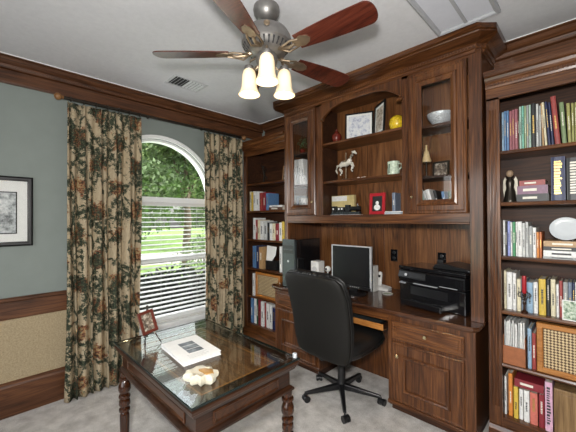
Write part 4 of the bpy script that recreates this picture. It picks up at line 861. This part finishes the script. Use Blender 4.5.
# easel with small red frame
ez = thing('table_easel', 'small dark metal easel standing on the glass table', 'easel', (-1.93, .755, TZ))
m = MB(); zt = TZ+.004
m.tube([(-1.855, .705, zt), (-1.90, .725, TZ+.055), (-1.935, .745, TZ+.20)], .0035, 7); m.tube([(-1.845, .795, zt), (-1.89, .775, TZ+.055), (-1.935, .75, TZ+.20)], .0035, 7); m.tube([(-1.99, .75, zt), (-1.965, .75, TZ+.1), (-1.937, .748, TZ+.20)], .0035, 7)
m.tube([(-1.897, .718, TZ+.052), (-1.897, .784, TZ+.052)], .003, 6)
for y in (.726, .776): m.tube([(-1.898, y, TZ+.052), (-1.878, y, TZ+.046), (-1.873, y, TZ+.056)], .0028, 6)
m.sphere((-1.936, .748, TZ+.208), .008, 10); m.build('legs', BRONZE, ez, smooth=True)
sf = thing('small_picture', 'small red brown framed picture leaning on the metal easel', 'picture', (-1.89, .751, TZ+.055))
M = T(-1.884, .751, TZ+.062, R(90)) @ T(0, 0, 0, 0, R(-15)) @ Matrix.Rotation(R(-10), 4, 'Y')
m = MB(); m.M = M; m.rect_rings(-.046, .046, 0, .132, [(0, .010), (0, 0), (.003, -.003), (.014, -.002), (.017, .003), (.017, .006)], False); m.build('frame', plain('red_brown_lacquer', (.10, .018, .010), .3), sf)
m = MB(); m.M = M; m.box(-.045, .045, .0061, .0099, .001, .131); m.build('backing', BLKFR, sf); m = MB(); m.M = M; m.box(-.029, .029, .0045, .006, .017, .115); m.build('picture', PHOTOD, sf)

# ------------------------------------------------------------------ office chair
CXc, CYc = -1.530, 2.185
ch = thing('office_chair', 'high-back black leather swivel chair on five castors pulled up to the desk', 'chair', (CXc, CYc, 0))
def sell(w, d, n=28, p=3.2):
    o = []
    for i in range(n):
        a = 2*PI*i/n; c, s = math.cos(a), math.sin(a); o.append((w*math.copysign(abs(c)**(2/p), c), d*math.copysign(abs(s)**(2/p), s)))
    return o
CR = T(CXc+.018, CYc-.01, 0, R(-3)) @ Matrix.Diagonal((1.035, 1, 1, 1))
def loft_back(m, secs):
    rs = []
    for z, y, w, d, bow in secs:
        rs.append([(x, y+yy+bow*(x/max(w, .01))**2, z) for x, yy in sell(w, d)])
    m.rings(rs)
m = MB(); m.M = CR
rear = [(.415, -.265, .15, .012, .0), (.425, -.270, .215, .022, .01), (.455, -.280, .248, .030, .02), (.55, -.295, .270, .034, .03), (.68, -.312, .280, .036, .035), (.80, -.335, .286, .036, .035), (.91, -.362, .290, .036, .035), (.985, -.386, .286, .034, .03), (1.04, -.402, .272, .030, .025), (1.068, -.412, .24, .022, .02), (1.078, -.416, .17, .010, .01)]
loft_back(m, rear); m.build('rear_shell', CLOTHBK, ch, smooth=True)
m = MB(); m.M = CR
loft_back(m, [(z+.010, y+.052, w*.965, .030+.012*math.sin(i*1.3), b_) for i, (z, y, w, d, b_) in enumerate(rear)]+[(1.10, -.362, .16, .012, .01)]); m.build('back_cushion', LEATHER, ch, smooth=True)
m = MB(); m.M = CR    # ribbed head roll
for k in range(9):
    x = -.20+k*.05; zt_ = 1.085-.030*(x/.22)**2; m.sphere((x, -.375+.02*(x/.22)**2, zt_-.012), .034, 12, (.85, 1.0, .85))
m.build('head_roll', LEATHER, ch, smooth=True)
for off, sc_ in ((.0, 1.0), (.026, .985)):
    m = MB(); m.M = CR; pts_ = []
    for i in range(len(rear)): z, y, w, d, b_ = rear[i]; pts_.append((-w*sc_, y+b_+.012+off, z+off*.35))
    for i in reversed(range(len(rear))): z, y, w, d, b_ = rear[i]; pts_.append((w*sc_, y+b_+.012+off, z+off*.35))
    m.tube(pts_, .0055, 7); m.build('piping', LEATHER, ch, smooth=True)
m = MB(); m.M = CR; rs = []
for z, s, dd in ((.425, .80, .0), (.435, .93, 0), (.455, 1.0, .0), (.490, 1.02, 0), (.520, .99, 0), (.540, .90, 0), (.548, .70, 0), (.545, .35, 0)):
    rs.append([(x*s, y*s+.02, z+.03*(y+.29)/.58) for x, y in sell(.265, .29, 32, 3.6)])
m.rings(rs); m.build('seat_cushion', LEATHER, ch, smooth=True)
m = MB(); m.M = CR; m.tube([(x*1.025, y*1.025+.02, .482+.03*(y+.29)/.58) for x, y in sell(.265, .29, 32, 3.6)]+[(.2716, .02, .497)], .005, 6); m.build('seat_piping', LEATHER, ch, smooth=True)
m = MB(); m.M = CR; m.box(-.10, .10, -.13, .12, .395, .4245); m.box(-.03, .03, -.262, -.10, .400, .420); m.build('seat_plate', BLKPL, ch, bev=.004)
m = MB(); m.M = CR; m.tube([(0, -.25, .405), (0, -.272, .43), (0, -.268, .48)], [.022, .024, .02], 8); m.build('back_bracket', BLKPL, ch, smooth=True)
MB().lathe((CXc, CYc, 0), [(.020, .3955), (.020, .36), (.027, .358), (.027, .27), (.031, .268), (.031, .12), (.036, .11), (.036, .075), (.02, .07)], 20).build('gas_column', BLKPL, ch, smooth=True)
for k in range(5):
    a = R(-51)+k*2*PI/5; M = T(CXc, CYc, 0, a) @ Matrix.Diagonal((1.07, 1, 1, 1))
    m = MB(); m.M = M; m.rings([[(x, -w, z0), (x, w, z0), (x, w*.8, z1), (x, -w*.8, z1)] for x, w, z0, z1 in ((.025, .024, .075, .118), (.15, .020, .070, .100), (.27, .015, .063, .085), (.300, .012, .062, .080))]); lg = m.build('base_arm', BLKPL, ch, bev=.003)
    m = MB(); m.M = M @ T(.300, 0, 0, R(30+40*k)); m.lathe((0, 0, 0), [(.006, .045), (.006, .07)], 8)
    for s in (-1, 1):
        m.tube([(.012, s*.008, .0262), (.012, s*.026, .0262)], .026, 18)
    m.tube([(.012, -.010, .030), (.012, .010, .030)], .020, 14); m.build('castor', BLKPL, ch, smooth=True)

# ------------------------------------------------------------------ outdoors
LAWN = plain('lawn_grass', (.26, .42, .11), .9, var=.35, scale=3)
PAVE = plain('pale_driveway', (.62, .60, .55), .8, var=.06, scale=2)
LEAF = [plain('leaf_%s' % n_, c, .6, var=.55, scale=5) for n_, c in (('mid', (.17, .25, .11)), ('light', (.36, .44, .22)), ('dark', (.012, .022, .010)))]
BARK = plain('bark', (.14, .11, .08), .9, var=.3, scale=12)
st(B(-60, -3.34, -30, 60, -.45, -.35).build('ground', LAWN))
m = MB(); m.rings([[(x, y, z) for x, y in ((-14, 1), (-9.5, 16), (-13.5, 18), (-19, 1))] for z in (-.3499, -.33)]); tag(m.build('driveway', PAVE), 'pale driveway crossing the lawn outside the window', 'driveway')
def foliage(name, label, cat, c, rad, nleaf, size, mat, trunk=None, group=None, seed=1):
    rnd = random.Random(seed); t = thing(name, label, cat, (c[0], c[1], -.35), group); m = MB(); bm = m.bm
    cl_ = [(c[0]+rnd.uniform(-.7, .7)*rad[0], c[1]+rnd.uniform(-.7, .7)*rad[1], c[2]+rnd.uniform(-.65, .65)*rad[2], rnd.uniform(.25, .5)) for _ in range(16)]
    for _ in range(nleaf):
        q = rnd.choice(cl_); a, e = rnd.uniform(0, 2*PI), math.asin(rnd.uniform(-1, 1)); r_ = q[3]*rnd.uniform(.55, 1)
        p = Vector((q[0]+rad[0]*r_*math.cos(e)*math.cos(a), q[1]+rad[1]*r_*math.cos(e)*math.sin(a), max(-.3, q[2]+rad[2]*r_*math.sin(e))))
        u = Vector((rnd.gauss(0, 1), rnd.gauss(0, 1), rnd.gauss(0, 1))).normalized(); w = u.orthogonal().normalized()*size*.4; u = u*size*rnd.uniform(.6, 1.2)
        bm.faces.new([bm.verts.new(p-u), bm.verts.new(p+w), bm.verts.new(p+u), bm.verts.new(p-w)])
    base = Vector(t['_w']); bmesh.ops.translate(bm, verts=bm.verts, vec=-base)
    me = bpy.data.meshes.new('foliage'); bm.to_mesh(me); bm.free(); me.materials.append(mat); o = bpy.data.objects.new('foliage', me); COL.objects.link(o); o.parent = t
    if trunk:
        mm = MB(); mm.tube([(c[0], c[1], -.35), (c[0]+.1, c[1]+.05, c[2]*.4), (c[0]-.05, c[1], c[2])], [trunk, trunk*.8, trunk*.45], 10)
        for k in range(5):
            a = rnd.uniform(0, 2*PI); mm.tube([(c[0], c[1], c[2]*.5+.1*k), (c[0]+rad[0]*.4*math.cos(a), c[1]+rad[1]*.4*math.sin(a), c[2]+.3*rad[2])], [trunk*.45, trunk*.15], 7)
        mm.build('trunk', BARK, t, smooth=True)
    return t
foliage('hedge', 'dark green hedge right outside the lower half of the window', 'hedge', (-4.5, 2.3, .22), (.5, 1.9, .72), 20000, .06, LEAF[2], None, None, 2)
G = 'leafy trees outside the window'
foliage('tree', 'large leafy tree filling the arched top of the window', 'tree', (-10.5, 5.4, 3.7), (2.2, 2.8, 2.6), 16000, .12, LEAF[0], .16, G, 3)
foliage('tree', 'light green tree behind, left part of the window arch', 'tree', (-17.5, 5.6, 4.2), (2.6, 2.4, 3.6), 9000, .2, LEAF[1], .15, G, 4)
foliage('tree', 'mid green tree standing at the right side of the window view', 'tree', (-16.5, 11.6, 4.3), (2.6, 2.6, 3.6), 9000, .19, LEAF[0], .14, G, 5)
foliage('tree', 'far dark green tree line beyond the driveway, seen low through the blind', 'tree', (-26, 16.5, 2.8), (3, 4.2, 2.4), 9000, .3, LEAF[0], .2, G, 6)
foliage('tree', 'far light tree at the left beyond the lawn', 'tree', (-26, 6.2, 3.6), (3, 4.2, 3.2), 7000, .32, LEAF[1], .2, G, 8)
foliage('shrub', 'loose shrub with thin pale stems at the right of the window view', 'shrub', (-7.0, 4.1, .65), (.6, .7, .55), 700, .05, LEAF[0], .03, None, 7)
sp = thing('garden_post', 'white garden post standing on the lawn outside the window', 'post', (-9.5, 5.9, -.35))
MB().lathe((-9.5, 5.75, -.35), [(.16, 0), (.16, .12), (.10, .16), (.10, 1.3), (.15, 1.36), (.15, 1.42), (.05, 1.75), (.01, 1.8)], 14).build('post', WHITE, sp, smooth=True)

# ------------------------------------------------------------------ lights, world, camera
w = bpy.data.worlds.new('World'); SC.world = w; w.use_nodes = True; t = w.node_tree
bg = t.nodes['Background']; sky = t.nodes.new('ShaderNodeTexSky'); sky.sky_type = 'NISHITA'; sky.sun_disc = False; sky.sun_elevation = R(48); sky.sun_rotation = R(200); sky.air_density = 1.0; sky.dust_density = 3
hsv = t.nodes.new('ShaderNodeHueSaturation'); hsv.inputs['Saturation'].default_value = .35; t.links.new(sky.outputs[0], hsv.inputs['Color']); t.links.new(hsv.outputs[0], bg.inputs[0]); bg.inputs[1].default_value = .42
def lamp(name, kind, loc, energy, col=(1, 1, 1), size=.1, size_y=None, tgt=None):
    l = bpy.data.lights.new(name, kind); l.energy = energy; l.color = col
    if kind == 'AREA':
        l.size = size
        if size_y: l.shape = 'RECTANGLE'; l.size_y = size_y
    elif kind == 'SUN': l.angle = size
    else: l.shadow_soft_size = size
    o = bpy.data.objects.new(name, l); COL.objects.link(o); o.location = loc
    if tgt: o.rotation_euler = (Vector(tgt)-Vector(loc)).to_track_quat('-Z', 'Y').to_euler()
    return o
lamp('sunlight', 'SUN', (8, 12, 14), 6, (1, .96, .88), R(1), tgt=(-8, 0, 0))
for i, p in enumerate(LAMPS): lamp('fan_lamp_bulb', 'POINT', p, 3.2, (1, .78, .50), .03)
lamp('camera_flash', 'AREA', (.02, -.10, 1.72), 62, (1, .97, .93), .14, tgt=(-1.55, 1.5, 1.45))
lamp('rear_fill_light', 'AREA', (-.65, YF-.2, 1.43), 32, (.95, .98, 1), 3.0, 1.8, tgt=(-.9, 2, 1.5))  # added soft fill from behind the camera, through the made-up opening
lamp('window_daylight', 'AREA', (XL-.30, WC, 1.35), 15, (.93, .98, 1), 1.1, 1.8, tgt=(0, WC, 1.0))

cam = bpy.data.cameras.new('Camera'); co = bpy.data.objects.new('Camera', cam); COL.objects.link(co)
f_px = 311.52; cam.sensor_width = 36; cam.lens = f_px*36/576; cam.clip_start = .02
yaw, pitch, roll = R(-44.52158), R(.47764), R(-.34736)
sa, ca, sb, cb = math.sin(yaw), math.cos(yaw), math.sin(pitch), math.cos(pitch)
fw = Vector((sa*cb, ca*cb, sb)); rt = Vector((ca, -sa, 0)); up = rt.cross(fw)
r2 = rt*math.cos(roll)+up*math.sin(roll); u2 = -rt*math.sin(roll)+up*math.cos(roll)
mat = Matrix((r2, u2, -fw)).transposed().to_4x4(); mat.translation = Vector((0, 0, 1.5)); co.matrix_world = mat
SC.camera = co
for o in COL.objects:
    if '_w' in o: del o['_w']
vs = SC.view_settings; vs.view_transform = 'Standard'; vs.look = 'None'; vs.gamma = 1; vs.use_curve_mapping = False; vs.exposure = 0.0
